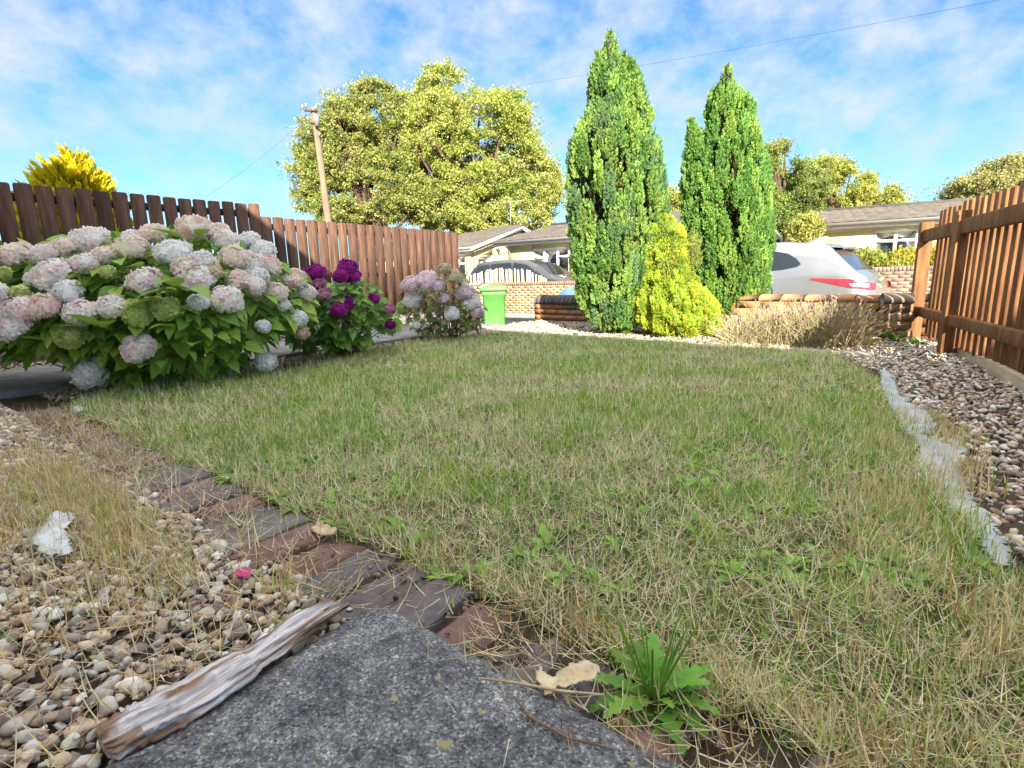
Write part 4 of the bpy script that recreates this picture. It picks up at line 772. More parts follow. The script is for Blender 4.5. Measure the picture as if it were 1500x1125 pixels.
pr1 = prof_px(Yc, [(45, 889, 898), (62, 878, 910), (85, 869, 918), (105, 864, 934), (130, 861, 943), (170, 856, 953), (190, 838, 961), (230, 829, 970), (270, 827, 978), (320, 829, 978), (370, 834, 972), (420, 843, 960), (455, 857, 946), (480, 880, 928), (490, 890, 922)], cx0)
conifer('cypress_tree', 'tall columnar green cypress left of the golden dwarf conifer', (cx0, Yc), pr1, 15000, .10, [(.12, .25, .07), (.19, .34, .08), (.27, .42, .10), (.15, .27, .12)], nb=13, lumpa=.34, tufts=230, gaps=.46, seedo=1)
Yc2 = 5.95; cx2 = D(1062, 470, Yc2)[0]
pr2 = prof_px(Yc2, [(93, 1063, 1071), (108, 1055, 1077), (130, 1047, 1084), (155, 1038, 1099), (190, 1031, 1108), (225, 1014, 1115), (270, 1005, 1124), (330, 1003, 1130), (380, 1008, 1128), (430, 1022, 1117), (470, 1038, 1102)], cx2)
c2 = conifer('cypress_tree', 'slightly shorter columnar cypress right of the golden dwarf conifer, with a side spire', (cx2, Yc2), pr2, 13000, .10, [(.12, .26, .06), (.19, .36, .08), (.29, .46, .10), (.16, .32, .08)], nb=13, lumpa=.34, tufts=230, gaps=.46, seedo=4)
# side spire of the right cypress, same plant
sp = prof_px(Yc2-.05, [(178, 1009, 1015), (200, 1006, 1024), (225, 1001, 1034), (270, 998, 1040), (330, 1001, 1042), (380, 1010, 1042), (430, 1026, 1050)], cx2)
zs = np.array([p[0] for p in sp]); n = 1500; z = rng.uniform(zs[0], zs[-1], n); az = rng.uniform(0, 2*np.pi, n); r_ = np.interp(z, zs, [p[2] for p in sp])*rng.uniform(.5, 1.05, n); m = MB()
P = np.stack([cx2+np.interp(z, zs, [p[1] for p in sp])+np.cos(az)*r_, Yc2-.05+np.sin(az)*r_, z-.05], 1); T, F = spray_template(16, .42, .085, 2)
m.inst(T, F, P, frames(np.stack([np.cos(az)*.25, np.sin(az)*.25, np.ones(n)], 1)+rng.normal(0, .15, (n, 3))), np.repeat((.11*rng.uniform(.6, 1.2, n))[:, None], 3, 1), np.array([.18, .34, .08])*rng.uniform(.7, 1.3, (n, 1))); m.build('side_spire', M_conif, c2)
Yg = 5.25; cxg = D(990, 492, Yg)[0]
prg = prof_px(Yg, [(312, 962, 984), (328, 951, 993), (350, 946, 1003), (375, 943, 1010), (400, 941, 1016), (416, 936, 1024), (430, 929, 1038), (448, 926, 1050), (465, 927, 1058), (480, 936, 1060), (488, 950, 1052)], cxg)
gc = conifer('dwarf_conifer', 'golden yellow dwarf conifer between the two cypresses, wide below and narrow above', (cxg, Yg), prg, 16000, .036, [(.40, .54, .06), (.46, .60, .07), (.54, .60, .07), (.36, .50, .08)], lean=1.6, lumpk=9, lumpa=.2, tufts=170, seedo=8, fan=1.4, wd=.10, nb=12, inner=.2)
n = 110; P = np.array([D(1015, 375, Yg-.1)])+rng.normal(0, 1, (n, 3))*[.03, .03, .075]; m = MB(); T, F = spray_template(18, .3, .035, 3, .9); m.inst(T, F, P, frames(np.stack([rng.normal(.3, .4, n), rng.normal(-.2, .4, n), np.ones(n)], 1)), .09*rng.uniform(.7, 1.2, n), np.array([.30, .36, .10])*rng.uniform(.7, 1.2, (n, 1))); m.build('reverted_shoot', M_conif, gc)
# bare brown twigs under the golden conifer
m = MB()
for i in range(420):
    a_ = rng.uniform(0, 2*np.pi); r_ = rng.uniform(.0, .33); b_ = np.array([cxg+math.cos(a_)*r_*.7, Yg+math.sin(a_)*r_*.6, .0]); e_ = b_+np.array([math.cos(a_)*rng.uniform(.02, .12), math.sin(a_)*rng.uniform(.0, .12)-.02, rng.uniform(.05, .2)]); m.tube([b_, (b_+e_)/2+[0, 0, .02], e_], [.003, .002, .0012], 4)
m.build('bare_twigs', pm('brown_twigs', [(.3, (.20, .09, .04)), (.7, (.4, .22, .1))], 20, .8, 0), gc)
# yellow conifer behind the left fence
Yy = 8.2; cxy = D(112, 400, Yy)[0]
pry = prof_px(Yy, [(212, 104, 112), (235, 92, 124), (250, 76, 138), (275, 62, 158), (300, 50, 172), (340, 44, 178), (400, 50, 175)], cxy)
conifer('golden_conifer', 'bright yellow conifer rising behind the dark left fence', (cxy, Yy), pry, 1500, .34, [(.58, .50, .02), (.66, .58, .03), (.50, .46, .02)], lean=.85, lumpk=4, lumpa=.2, seedo=12, fan=.6, wd=.07, nb=18, inner=.3)
# dry lavender-like shrub along the wall
lv = thing('lavender_bush', 'dry straw coloured lavender bush with faded purple tips in front of the orange wall', 'shrub', G(1160, 515)); m = MB(); mf = MB()
for i in range(1500):
    px = rng.uniform(1065, 1262); bx = G(px, 500+rng.uniform(-6, 8)+(px-1100)*.03); hgt = np.interp(px, [1065, 1110, 1150, 1230, 1262], [.16, .28, .30, .33, .27])*rng.uniform(.3, 1.15); az = rng.uniform(0, 2*np.pi); sp_ = rng.uniform(.0, .30); d_ = np.array([math.cos(az)*sp_, math.sin(az)*sp_-.06, 0]); t_ = np.linspace(0, 1, 5)[:, None]
    pt = bx+d_*t_**1.4+UP*t_*hgt; cc = [(.66, .56, .38), (.56, .52, .30), (.56, .42, .28), (.46, .48, .26)][rng.integers(4)]; m.tube(pt, np.linspace(.0028, .0014, 5), 3, cc, False)
    if rng.random() < .22: mf.tube(pt[-1]+np.outer(np.linspace(0, .045, 4), (pt[-1]-pt[-2])/np.linalg.norm(pt[-1]-pt[-2])), [.002, .006, .006, .002], 5, [(.34, .24, .34), (.42, .30, .30), (.45, .38, .25)][rng.integers(3)])
n = 5000; px = rng.uniform(1060, 1262, n); P = np.array([G(q, 497+rng.uniform(-8, 8)) for q in px]); P[:, 2] = rng.random(n)**.8*np.interp(px, [1065, 1110, 1150, 1230, 1262], [.16, .26, .28, .3, .24]); P[:, 1] -= P[:, 2]*rng.uniform(0, .5, n); blades(m, P, rng.uniform(.03, .07, n), .004*rng.uniform(.6, 1.3, n), np.array([[.55, .52, .34], [.62, .54, .38], [.44, .46, .28], [.58, .44, .3]])[rng.integers(0, 4, n)], rng.uniform(0, 1.2, n))
m.build('stems', M_grass, lv); mf.build('flower_tips', M_petal, lv, kind='stuff')
print('conifers')
#@@TREES
# ------------------------------------------------------------------ broadleaf trees
def leaf_cluster(nl=9, seed=0, s=.34):
    r_ = np.random.default_rng(seed); V = []; F = []
    for i in range(nl):
        c = r_.normal(0, .45, 3); d_ = r_.normal(size=3); d_ /= np.linalg.norm(d_); u_ = np.cross(d_, r_.normal(size=3)); u_ /= np.linalg.norm(u_); k_ = len(V); l = s*r_.uniform(.7, 1.3)
        V += [c-u_*l, c+d_*l*.55, c+u_*l, c-d_*l*.55]; F.append([k_, k_+1, k_+2, k_+3])
    return np.array(V), np.array(F)
CL = [leaf_cluster(9, s) for s in range(5)]
def tree(label, Y, lobes_px, base_px, n, csize, pal, trunk_r=.3, name='broadleaf_tree', group='trees beyond the houses', depth=.8, zb=-.56, holes=.42, nbr=60):
    bx = D(base_px, 405, Y); base = np.array([bx[0], Y, zb]); root = thing(name, label, 'tree', base, group); lob = []
    for (x_, y_, rx, ry) in lobes_px:
        c = D(x_, y_, Y+rng.uniform(-.4, .4)*rx/FPX*Y*.4); lob.append((c, rx/FPX*Y, ry/FPX*Y))
    wts_ = np.array([l[1]*l[2] for l in lob]); wts_ /= wts_.sum(); k_ = rng.choice(len(lob), n, p=wts_); nc_ = n//42; d_ = rng.normal(size=(nc_, 3)); d_ /= np.linalg.norm(d_, axis=1)[:, None]; d_ = np.repeat(d_, 42, 0)[:n]; d_ = np.concatenate([d_, d_[:n-len(d_)]]); fr = np.where(rng.random(nc_) < .82, rng.uniform(.74, .98, nc_), rng.uniform(.3, .8, nc_)); fr = np.repeat(fr, 42)[:n]; fr = np.concatenate([fr, fr[:n-len(fr)]]); kc = np.repeat(k_[:nc_], 42)[:n]; k_ = np.concatenate([kc, kc[:n-len(kc)]])
    c = np.array([l[0] for l in lob])[k_]; rx = np.array([l[1] for l in lob])[k_]; rz = np.array([l[2] for l in lob])[k_]
    lump = 1+(fbm(d_*1.7+c*.3, 1.6)-.5)*.36; P = c+d_*np.stack([rx, rx*depth, rz], 1)*(fr*lump)[:, None]; cr_ = np.repeat(rng.uniform(1.8, 4.6, nc_+1), 42)[:n]*csize; P = P+rng.normal(0, .42, (n, 3))*cr_[:, None]*[1.1, 1.1, .5]+UP*0
    keep = (fbm(P, 1.0/ (csize*6)) > holes+.045); P = P[keep]; n = len(P); k2 = rng.integers(0, 5, n); m = MB(); pl = np.array(pal); cn = fbm(P*.5+3, .9)
    colr = pl[np.clip((cn*1.8-.4+rng.normal(0, .18, n))*len(pl), 0, len(pl)-1).astype(int)]*rng.uniform(.72, 1.2, (n, 1))
    for j in range(5):
        s_ = k2 == j; m.inst(CL[j][0], CL[j][1], P[s_], frames(rng.normal(size=(s_.sum(), 3))), csize*rng.uniform(.6, 1.3, s_.sum()), colr[s_])
    m.build('crown', M_tree, root)
    m = MB(); zt = np.mean([l[0][2] for l in lob]); topc = np.average([l[0] for l in lob], 0, wts_); t_ = np.linspace(0, 1, 8)[:, None]; m.tube(base*(1-t_)+np.array([topc[0], topc[1], topc[2]])*t_+[0, 0, 0], np.linspace(trunk_r, trunk_r*.35, 8), 9)
    for i in range(nbr):
        e_ = P[rng.integers(n)]; s_ = base*(1-.0)+(topc-base)*rng.uniform(.25, .8); mid = (s_+e_)/2+UP*np.linalg.norm(e_-s_)*.12; t_ = np.linspace(0, 1, 7)[:, None]; m.tube(s_*(1-t_)**2+2*mid*t_*(1-t_)+e_*t_**2, np.linspace(trunk_r*.5, trunk_r*.08, 7), 6)
    m.build('trunk', M_bark, root); return root
YG = [(.36, .44, .09), (.47, .52, .13), (.56, .56, .20), (.28, .38, .08)]
GG = [(.22, .30, .075), (.31, .38, .10), (.40, .42, .13), (.17, .25, .07)]
GG0 = [(.26, .33, .08), (.36, .40, .11), (.44, .44, .15), (.20, .28, .08)]
tree('large green tree directly behind the telegraph pole', 29, [(520, 205, 62, 62), (480, 235, 50, 60), (550, 165, 45, 42), (470, 280, 38, 42), (560, 270, 60, 55), (610, 300, 45, 40), (500, 310, 45, 30)], 548, 38000, .175, GG0)
tree('largest yellow green tree, with the rounded top, right of the telegraph pole tree', 30, [(650, 145, 48, 38), (598, 175, 42, 42), (610, 230, 40, 50), (690, 190, 75, 60), (745, 210, 48, 62), (640, 210, 55, 60), (700, 270, 75, 55), (780, 275, 45, 45), (640, 300, 45, 40), (760, 320, 55, 26), (690, 325, 60, 22)], 700, 56000, .175, YG, trunk_r=.36)
tree('green tree with rounded top beside the right cypress', 24, [(1148, 250, 32, 38), (1135, 285, 35, 45), (1175, 295, 38, 42), (1130, 320, 40, 30)], 1150, 15000, .14, GG)
tree('yellow green tree sloping down behind the grey roof', 26, [(1200, 275, 42, 40), (1240, 285, 42, 30), (1278, 292, 36, 24), (1310, 297, 22, 14), (1225, 310, 60, 24)], 1225, 15000, .15, [(.42, .45, .10), (.52, .52, .13), (.36, .42, .09)])
tree('pale olive tree behind the right hand fence top', 22, [(1440, 275, 42, 24), (1480, 262, 36, 28), (1520, 265, 50, 34), (1410, 288, 24, 14)], 1480, 9000, .14, [(.40, .40, .16), (.48, .46, .18), (.34, .36, .14)])
tree('small yellow green tree glimpsed between the two cypresses', 27, [(985, 300, 22, 20), (1005, 318, 25, 18)], 990, 2400, .15, YG, trunk_r=.15)
# ------------------------------------------------------------------ telegraph pole and wires
Yp = 19.0; ptop = D(459, 158, Yp); pb = D(481, 325, Yp); dr_ = (pb-ptop); base = ptop+dr_*((-.56-ptop[2])/dr_[2]); tp_ = thing('telegraph_pole', 'leaning timber telegraph pole rising behind the left fence', 'pole', base); t_ = np.linspace(0, 1, 10)[:, None]; m = MB(); m.tube(base*(1-t_)+ptop*t_, np.linspace(.15, .09, 10), 12, (1, 1, 1)); m.build('pole', pm('pole_wood', [(.3, (.17, .12, .085)), (.7, (.28, .21, .15))], 4, .8, .3, 20, (3, 3, .3)), tp_)
m = MB()
for dz, l_ in ((-.12, .26), (-.5, .14)): m.bar(ptop+UP*dz+[-l_, -.1, .02], ptop+UP*dz+[l_*.6, -.1, 0], .06, .07, UP)
m.build('crossarm', M_bark, tp_)
for dx, dz in ((-.32, -.05), (-.2, -.02), (.12, -.08), (-.18, -.42), (.15, -.9), (-.2, -.85)):
    m = MB(); c = ptop+np.array([dx, -.1, dz]); m.tube([c-UP*.02, c+UP*.05, c+UP*.1, c+UP*.13], [.02, .05, .05, .02], 8); m.build('insulator', flat('ceramic', (.28, .24, .2), .4), tp_)
m = MB(); m.tube([ptop+[.13, -.16, -.25], ptop+[.13, -.16, -.62]], .09, 10); m.build('junction_box', flat('grey_plastic', (.2, .19, .18), .5), tp_)
def wire(label, a_, b_, sag, r_=.006):
    t_ = np.linspace(0, 1, 30)[:, None]; m = MB(); m.tube(a_*(1-t_)+b_*t_-UP*sag*4*t_*(1-t_), r_, 4, (.1, .1, .1)); tag(m.build('overhead_wire', flat('cable', (.02, .02, .02), .6)), label, 'wire', 'wires from the telegraph pole')
wend = D(1243, 14, 7.0); wire('thin overhead wire running from the pole over the cypresses to the upper right', ptop-UP*.05, wend+(wend-ptop)*.35, .25, .0018)
wire('thin overhead wire running down left from the pole', ptop-UP*.1, D(300, 290, 13), .1, .0035)
# ------------------------------------------------------------------ bungalows
def bungalow(label, cf, ux, W, Dp, Hw, rise, zb, windows, over=.35, left_gable=True, base_n=None, rows=16, aerial=False, doors=(), wallcol=M_render, gable_win=()):
    """cf = front-left corner; ux runs along the front to the right; depth runs away"""
    ux = np.array(ux, float); ux /= np.linalg.norm(ux); nr = np.cross(UP, ux); nr = nr if nr[1] > 0 else -nr; fr = -nr; cf = np.array([cf[0], cf[1], zb]); root = thing('bungalow', label, 'bungalow', cf+ux*W/2+nr*Dp/2); X3 = np.array([ux, nr, UP])
    m = MB(); wall_holes(m, cf, ux, W, Hw, [w_[:4] for w_ in windows], .25, fr); wall_holes(m, cf+nr*Dp, ux, W, Hw, [], .25, nr)
    gh = [w_[:4] for w_ in gable_win]
    for s_, fx in ((0, -ux), (W, ux)):
        wall_holes(m, cf+ux*s_+nr*.2501, nr, Dp-.502, Hw, gh if s_ == W else [], .25, fx)
        e_ = fx*-.25
        tri = [cf+ux*s_+UP*Hw, cf+ux*s_+nr*Dp+UP*Hw, cf+ux*s_+nr*Dp/2+UP*(Hw+rise)]; m.add(tri+[v+e_ for v in tri], [[0, 1, 2], [5, 4, 3], [0, 3, 4, 1], [1, 4, 5, 2], [2, 5, 3, 0]])
    m.build('wall', wallcol, root)
    k_ = rise/(Dp/2); e0 = cf-ux*over+fr*over+UP*(Hw-k_*over+.09); e1 = cf+ux*(W+over)+fr*over+UP*(Hw-k_*over+.09); up_ = nr*(Dp/2+over)+UP*(rise+k_*over); m = MB(); tile_roof(m, e0, e1, up_, rows)
    f0 = e0+nr*(Dp+2*over); f1 = e1+nr*(Dp+2*over); tile_roof(m, f1, f0, -nr*(Dp/2+over)+UP*(rise+k_*over), rows)
    m.tube([e0+up_+UP*.02, e1+up_+UP*.02], .09, 8, (.8, .8, .8)); m.build('roof', M_tile, root)
    m = MB(); m.bar(e0-UP*.10+nr*.02, e1-UP*.10+nr*.02, .03, .17, fr)
    for E0 in (e0, e1): 
        m.bar(E0-UP*.1+nr*.02, E0+up_-UP*.09, .03, .16, ux); m.bar(f0-UP*.1-nr*.02+(E0-e0), E0+up_-UP*.09, .03, .16, ux)
    m.box((e0+e1)/2-UP*.15+nr*(over/2+.02), W/2+over-.03, over/2-.02, .01, X3); m.build('fascia', M_white, root)
    m = MB(); m.tube([e0-UP*.06+fr*.06, e1-UP*.06+fr*.06], .055, 8); m.tube([cf+ux*.15+fr*.3+UP*(Hw-.15), cf+ux*.12+fr*.06+UP*(Hw-.35), cf+ux*.12+fr*.06+UP*.05], .035, 8); m.build('gutter', flat('grey_gutter', (.22, .21, .2), .5), root)
    def win(o_, u_, n_, w_, parts, curt):
        x0, z0, x1, z1 = w_; m = MB(); F3 = np.array([u_, n_, UP]); f_ = .035
        def bx(xa, za, xb, zb_): m.box(o_+u_*(xa+xb)/2+UP*(za+zb_)/2-n_*.07, (xb-xa)/2, .035, (zb_-za)/2, F3)
        bx(x0+.002, z0+.002, x0+2*f_, z1-.002); bx(x1-2*f_, z0+.002, x1-.002, z1-.002); bx(x0+2*f_, z0+.002, x1-2*f_, z0+2*f_); bx(x0+2*f_, z1-2*f_, x1-2*f_, z1-.002)
        for p_ in parts:
            if p_[0] == 'v': bx(x0+p_[1]*(x1-x0)-.04, z0+2*f_+.001, x0+p_[1]*(x1-x0)+.04, z1-2*f_-.001)
            else:
                xa, xb = x0+p_[2]*(x1-x0)+.041, x0+p_[3]*(x1-x0)-.041; bx(max(xa, x0+2*f_), z0+p_[1]*(z1-z0)-.035, min(xb, x1-2*f_), z0+p_[1]*(z1-z0)+.035)
        wf = m.build('window', M_white, root); m = MB(); m.box(o_+u_*(x0+x1)/2+UP*(z0+z1)/2-n_*.085, (x1-x0)/2-.06, .006, (z1-z0)/2-.06, F3); m.build('pane', M_clear, wf)
        m = MB(); m.box(o_+u_*(x0+x1)/2+UP*(z0-.03)+n_*.03, (x1-x0)/2+.05, .06, .025, F3); m.build('sill', M_white, wf)
        m = MB(); kx = int((x1-x0)/.03); xs = np.linspace(x0+.02, x1-.02, kx); off = .02*np.sin(np.arange(kx)*1.1); top = o_+u_*xs[:, None]-n_*(.17+off[:, None]); m.grid(np.stack([top+UP*(z0+.01), top+UP*(z1-.01)], 0)); m.build('curtain', curt, wf)
    for w_ in windows:
        if len(w_) > 4: win(cf, ux, fr, w_[:4], w_[4], M_curt)
        else: pass
    for w_ in gable_win: win(cf+ux*W+nr*.2501, nr, ux, w_[:4], w_[4], M_blind)
    m = MB(); m.box(cf+ux*W/2+nr*Dp/2+UP*.02, W/2-.27, Dp/2-.27, .02, X3); m.build('floor', M_interior, root)
    return root, cf, ux, nr, e0+up_
M_curt = flat('net_curtain', (.26, .28, .24), .9, var=.1); M_blind = flat('white_blind', (.45, .43, .40), .9)
UX = -EA
# middle bungalow
Y1 = 20.0; c1 = D(745, 400, Y1); Wm = 7.4
def along(c_, u_, px):     # distance along front at an image column
    r_ = ray(px, 400); k_ = r_[0]/r_[1]; return (k_*c_[1]-c_[0])/(u_[0]-k_*u_[1])
s0, s1 = along(c1, UX, 779), along(c1, UX, 834)
zs_ = D(800, 405, (c1+UX*s0)[1])[2]; zt_ = D(800, 364, (c1+UX*s0)[1])[2]; ez = D(740, 359, Y1)[2]; zb = -.36
bungalow('cream bungalow with grey tiled roof and white three light window, left of the tall cypress', c1, UX, Wm, 7.0, ez-zb+.1, .72, zb, [(s0, zs_-zb, s1, zt_-zb, [('v', .33), ('v', .68), ('h', .68, 0, .33), ('h', .68, .68, 1)]), (5.2, zs_-zb, 6.6, zt_-zb, [('v', .5)])])
# left bungalow: its gable end faces right
Y2 = 24.5; cr_ = D(690, 400, Y2); W2 = 8.0; c2_ = cr_-UX*W2; ez2 = D(677, 362, Y2)[2]
bl_, cfb, uxb, nrb, _r = bungalow('cream bungalow whose gable end faces the street, at the far end of the left fence', c2_, UX, W2, 7.2, ez2-zb, 1.0, zb, [(4.6, .9, 5.9, 2.1, [('v', .5), ('h', .68, 0, .5)]), (6.6, .7, 7.7, 2.15, [('v', .5), ('h', .7, 0, 1)])], gable_win=[(.25, .05, 1.35, 2.1, [('h', .72, 0, 1)])])
ac = cfb+uxb*(W2-.4)+nrb*3.6+UP*(ez2-zb+1.05); al = thing('television_aerial', 'thin television aerial above the gable of the left bungalow', 'aerial', ac); m = MB(); m.tube([ac-UP*.2, ac+UP*1.3], .02, 6); m.build('mast', flat('aerial_metal', (.5, .5, .5), .4, metal=.6), al)
m = MB(); m.tube([ac+UP*1.25-uxb*.5, ac+UP*1.25+uxb*.7], .014, 5)
for q_ in np.linspace(-.4, .6, 8): m.tube([ac+UP*1.25+uxb*q_-nrb*.22, ac+UP*1.25+uxb*q_+nrb*.22], .008, 4)
m.build('elements', flat('aerial_rods', (.5, .5, .5), .4, metal=.6), al)
m = MB(); lc = cfb+uxb*W2+nrb*1.9+UP*2.35; m.tube([lc, lc+uxb*.12], [.06, .05], 8); m.tube([lc+uxb*.1, lc+uxb*.18-UP*.08], [.05, .07], 8); tag(m.build('wall_lamp', flat('lamp_black', (.05, .05, .05), .4)), 'small dark lamp high on the gable of the left bungalow', 'lamp')
# right bungalow
Y3 = 15.5; c3 = D(1193, 372, Y3); u3 = np.array([1, -.571, 0]); u3 /= np.linalg.norm(u3)
q0, q1 = along(c3, u3, 1274), along(c3, u3, 1340); zq0 = D(1290, 385, (c3+u3*q0)[1])[2]; zq1 = D(1290, 337, (c3+u3*q0)[1])[2]; ez3 = D(1193, 334, Y3)[2]
bungalow('cream bungalow with long grey tiled roof behind the silver car', c3, u3, 9.5, 7.4, ez3-zb+.05, .62, zb, [(q0, zq0-zb, q1, zq1-zb, [('v', .5), ('h', .66, 0, .5), ('h', .66, .5, 1)]), (q1+1.2, .9, q1+2.6, 2.1, [('v', .5)])], over=.3, rows=18)
print('bungalows')
#@@VEHICLES
# ------------------------------------------------------------------ cars
def car(label, origin, head_, cfg, paint, name='parked_car', group='cars parked in the street'):
    """station x from 0 (rear) to L (front); heading head_"""
    head_ = np.array(head_, float); head_ /= np.linalg.norm(head_); lat = np.cross(UP, head_); o_ = np.array(origin, float); root = thing(name, label, 'car', o_, group)
    Lc, Wc = cfg['L'], cfg['W']/2; xs = np.array([p[0] for p in cfg['top']]); zt = np.array([p[1] for p in cfg['top']]); bx_ = np.array([p[0] for p in cfg['belt']]); bz = np.array([p[1] for p in cfg['belt']])
    topf = lambda x_: np.interp(x_, xs, zt); beltf = lambda x_: np.minimum(np.interp(x_, bx_, bz), topf(x_)-.015)
    wf_ = lambda x_: Wc*np.interp(x_, [0, .06, .25, .8, Lc-1.1, Lc-.35, Lc-.06, Lc], [.72, .86, .955, 1, 1, .95, .8, .62])
    def side_y(x_, z_):
        b_ = beltf(x_); t_ = topf(x_); w0 = wf_(x_); zl = .2
        lower = w0*(1-.06*np.clip((.45-z_)/.25, 0, 1)**2-.035*np.clip((z_-.6)/(b_-.6+1e-6), 0, 1)**2)
        hgt = np.clip((z_-b_)/np.maximum(.48, t_-b_), 0, 1); upper = w0*.965*(1-.20*hgt); return np.where(z_ <= b_, lower, upper)
    X = np.unique(np.concatenate([np.linspace(0, Lc, 70), xs])); secs = []
    for x_ in X:
        b_ = float(beltf(x_)); t_ = float(topf(x_)); lo = .2+.12*max(0, 1-x_/.3)+.1*max(0, 1-(Lc-x_)/.3); pts_ = []
        for z_ in (lo, lo+.06, .42, .55, .68, .8*b_+.2*.68 if b_ > .7 else b_-.03, b_-.012, b_+.004): z_ = min(z_, b_+.004); pts_.append((float(side_y(x_, z_)), z_))
        pts_[0] = (pts_[0][0]*.93, lo); r_ = min(.09, max(.01, (t_-b_)*.6))
        zsh = t_-r_; ys = float(side_y(x_, max(b_+.005, zsh)))
        for q in (.33, .66, 1.0): z_ = b_+.004+(zsh-b_)*q; pts_.append((float(side_y(x_, z_+1e-4)) if zsh > b_ else ys, max(z_, b_+.004)))
        for q in (.3, .6, .85): an_ = q*np.pi/2; pts_.append((ys-(r_*1.1)*math.sin(an_)*.9-.05*q, zsh+r_*.86*math.sin(an_)))
        for q in (.66, .33, 0): pts_.append(((ys-.15)*q, t_-.02*q*q))
        secs.append(pts_)
    S = np.array(secs); m = MB()
    for sgn in (1, -1):
        Pg = o_+head_*X[:, None, None]+lat*(S[..., 0:1]*sgn)+UP*S[..., 1:2]; m.grid(Pg, flip=sgn < 0)
    for i in (0, -1):
        pr_ = [o_+head_*X[i]+lat*y_+UP*z_ for y_, z_ in secs[i]]+[o_+head_*X[i]-lat*y_+UP*z_ for y_, z_ in secs[i][::-1]]; m.add(pr_, [list(range(len(pr_)))])
    m.build('body', paint, root, smooth=True)
    def patch(name_, poly, mat, off=.006, both=True, nsub=8, par=root):
        obs = []
        for sgn in ((1, -1) if both else (1,)):
            pl = np.array(poly); xs_ = np.linspace(pl[:, 0].min(), pl[:, 0].max(), 40); m = MB(); lo_, hi_ = [], []
            for x_ in xs_:
                zz = []
                for i in range(len(pl)):
                    (xa, za), (xb, zb_) = pl[i], pl[(i+1) % len(pl)]
                    if min(xa, xb)-1e-9 <= x_ <= max(xa, xb)+1e-9 and abs(xa-xb) > 1e-6: zz.append(za+(zb_-za)*(x_-xa)/(xb-xa))
                lo_.append(min(zz)); hi_.append(max(zz))
            rows_ = []
            for q in np.linspace(0, 1, nsub):
                z_ = np.array(lo_)*(1-q)+np.array(hi_)*q; y_ = side_y(xs_, z_)+off; rows_.append(o_+head_*xs_[:, None]+lat*(y_*sgn)[:, None]+UP*z_[:, None])
            m.grid(np.array(rows_), flip=sgn > 0); obs.append(m.build(name_, mat, par, smooth=True))
        return obs
    for pl in cfg['side_windows']: patch('side_window', pl, M_glassd)
    for (x0, x1, nm) in cfg['screens']:
        xs_ = np.linspace(x0, x1, 10); m = MB(); rows_ = []
        for q in np.linspace(-1, 1, 13):
            yy = (side_y(xs_, topf(xs_)-.06)-.13)*q; rows_.append(o_+head_*xs_[:, None]+lat*yy[:, None]+UP*(topf(xs_)-.02*q*q+.008)[:, None])
        m.grid(np.array(rows_)); m.build(nm, M_glassd, root, smooth=True)
    for iq, (pl, mt) in enumerate(cfg.get('lights', [])): patch('tail_light', pl, mt, .012+.008*iq)
    for pl in cfg.get('trims', []): patch('trim', pl, M_rubber, .004)
    for xw in cfg['wheels']:
        for sgn in (1, -1):
            c = o_+head_*xw+lat*sgn*(Wc-.12)+UP*.32; wh = thing('wheel', '', '', c-o_); wh.parent = root
            for k_ in ('label', 'category'): del wh[k_]
            m = MB(); m.tube([c-lat*.1, c-lat*.085, c+lat*.085, c+lat*.1], [.29, .32, .32, .29], 24); ty = m.build('tyre', M_rubber, wh); m = MB(); m.tube([c+lat*sgn*.09, c+lat*sgn*.108], [.2, .19], 20)
            m.build('rim', flat('alloy', (.5, .5, .52), .3, metal=.8), wh)
            m = MB(); m.tube([c-lat*sgn*.1, c+lat*sgn*.122], .36, 22); m.build('wheel_arch', M_rubber, root)
    sp_ = cfg.get('spoiler')
    if sp_:
        x_, z_, dx = sp_; yw = float(side_y(x_, z_))*.86; m = MB(); V = []
        for q in np.linspace(-1, 1, 15):
            V.append([o_+head_*(x_+.26)+lat*yw*q*1.02+UP*(z_+.005-.02*q*q), o_+head_*(x_-dx)+lat*yw*q*.97+UP*(z_-.035-.03*q*q), o_+head_*(x_-dx+.02)+lat*yw*q*.95+UP*(z_-.065-.03*q*q), o_+head_*(x_+.2)+lat*yw*q*.98+UP*(z_-.05-.03*q*q)])
        Vg = np.array(V); Vg = np.concatenate([Vg, Vg[:, :1]], 1); m.grid(Vg); m.build('spoiler', paint, root, smooth=True)
    for sgn in (1, -1):
        m = MB(); c = o_+head_*cfg['mirror'][0]+lat*sgn*(Wc+.08)+UP*cfg['mirror'][1]; m.tube([c-lat*sgn*.13, c-lat*.02*sgn, c+lat*.1*sgn], [.02, .075, .05], 8); m.build('mirror', paint, root, smooth=True)
    return root
M_silver = flat('silver_paint', (.30, .315, .335), .28, .6, .55, 1, .02); M_darkp = flat('dark_grey_paint', (.05, .055, .065), .25, .6, .4, 1, .05); M_blackp = flat('black_paint', (.02, .022, .028), .2, .6, .2, 1, .05); M_bluep = flat('blue_paint', (.16, .30, .55), .25, .6, .3, 1, .05)
M_tail = pm('tail_light_red', [(.3, (.55, .015, .03)), (.6, (.75, .04, .07))], 18, .12, .2, 30, spec=.8); M_tailw = pm('tail_light_clear', [(.3, (.5, .42, .45)), (.7, (.85, .82, .84))], 30, .1, .3, 60, spec=.8)
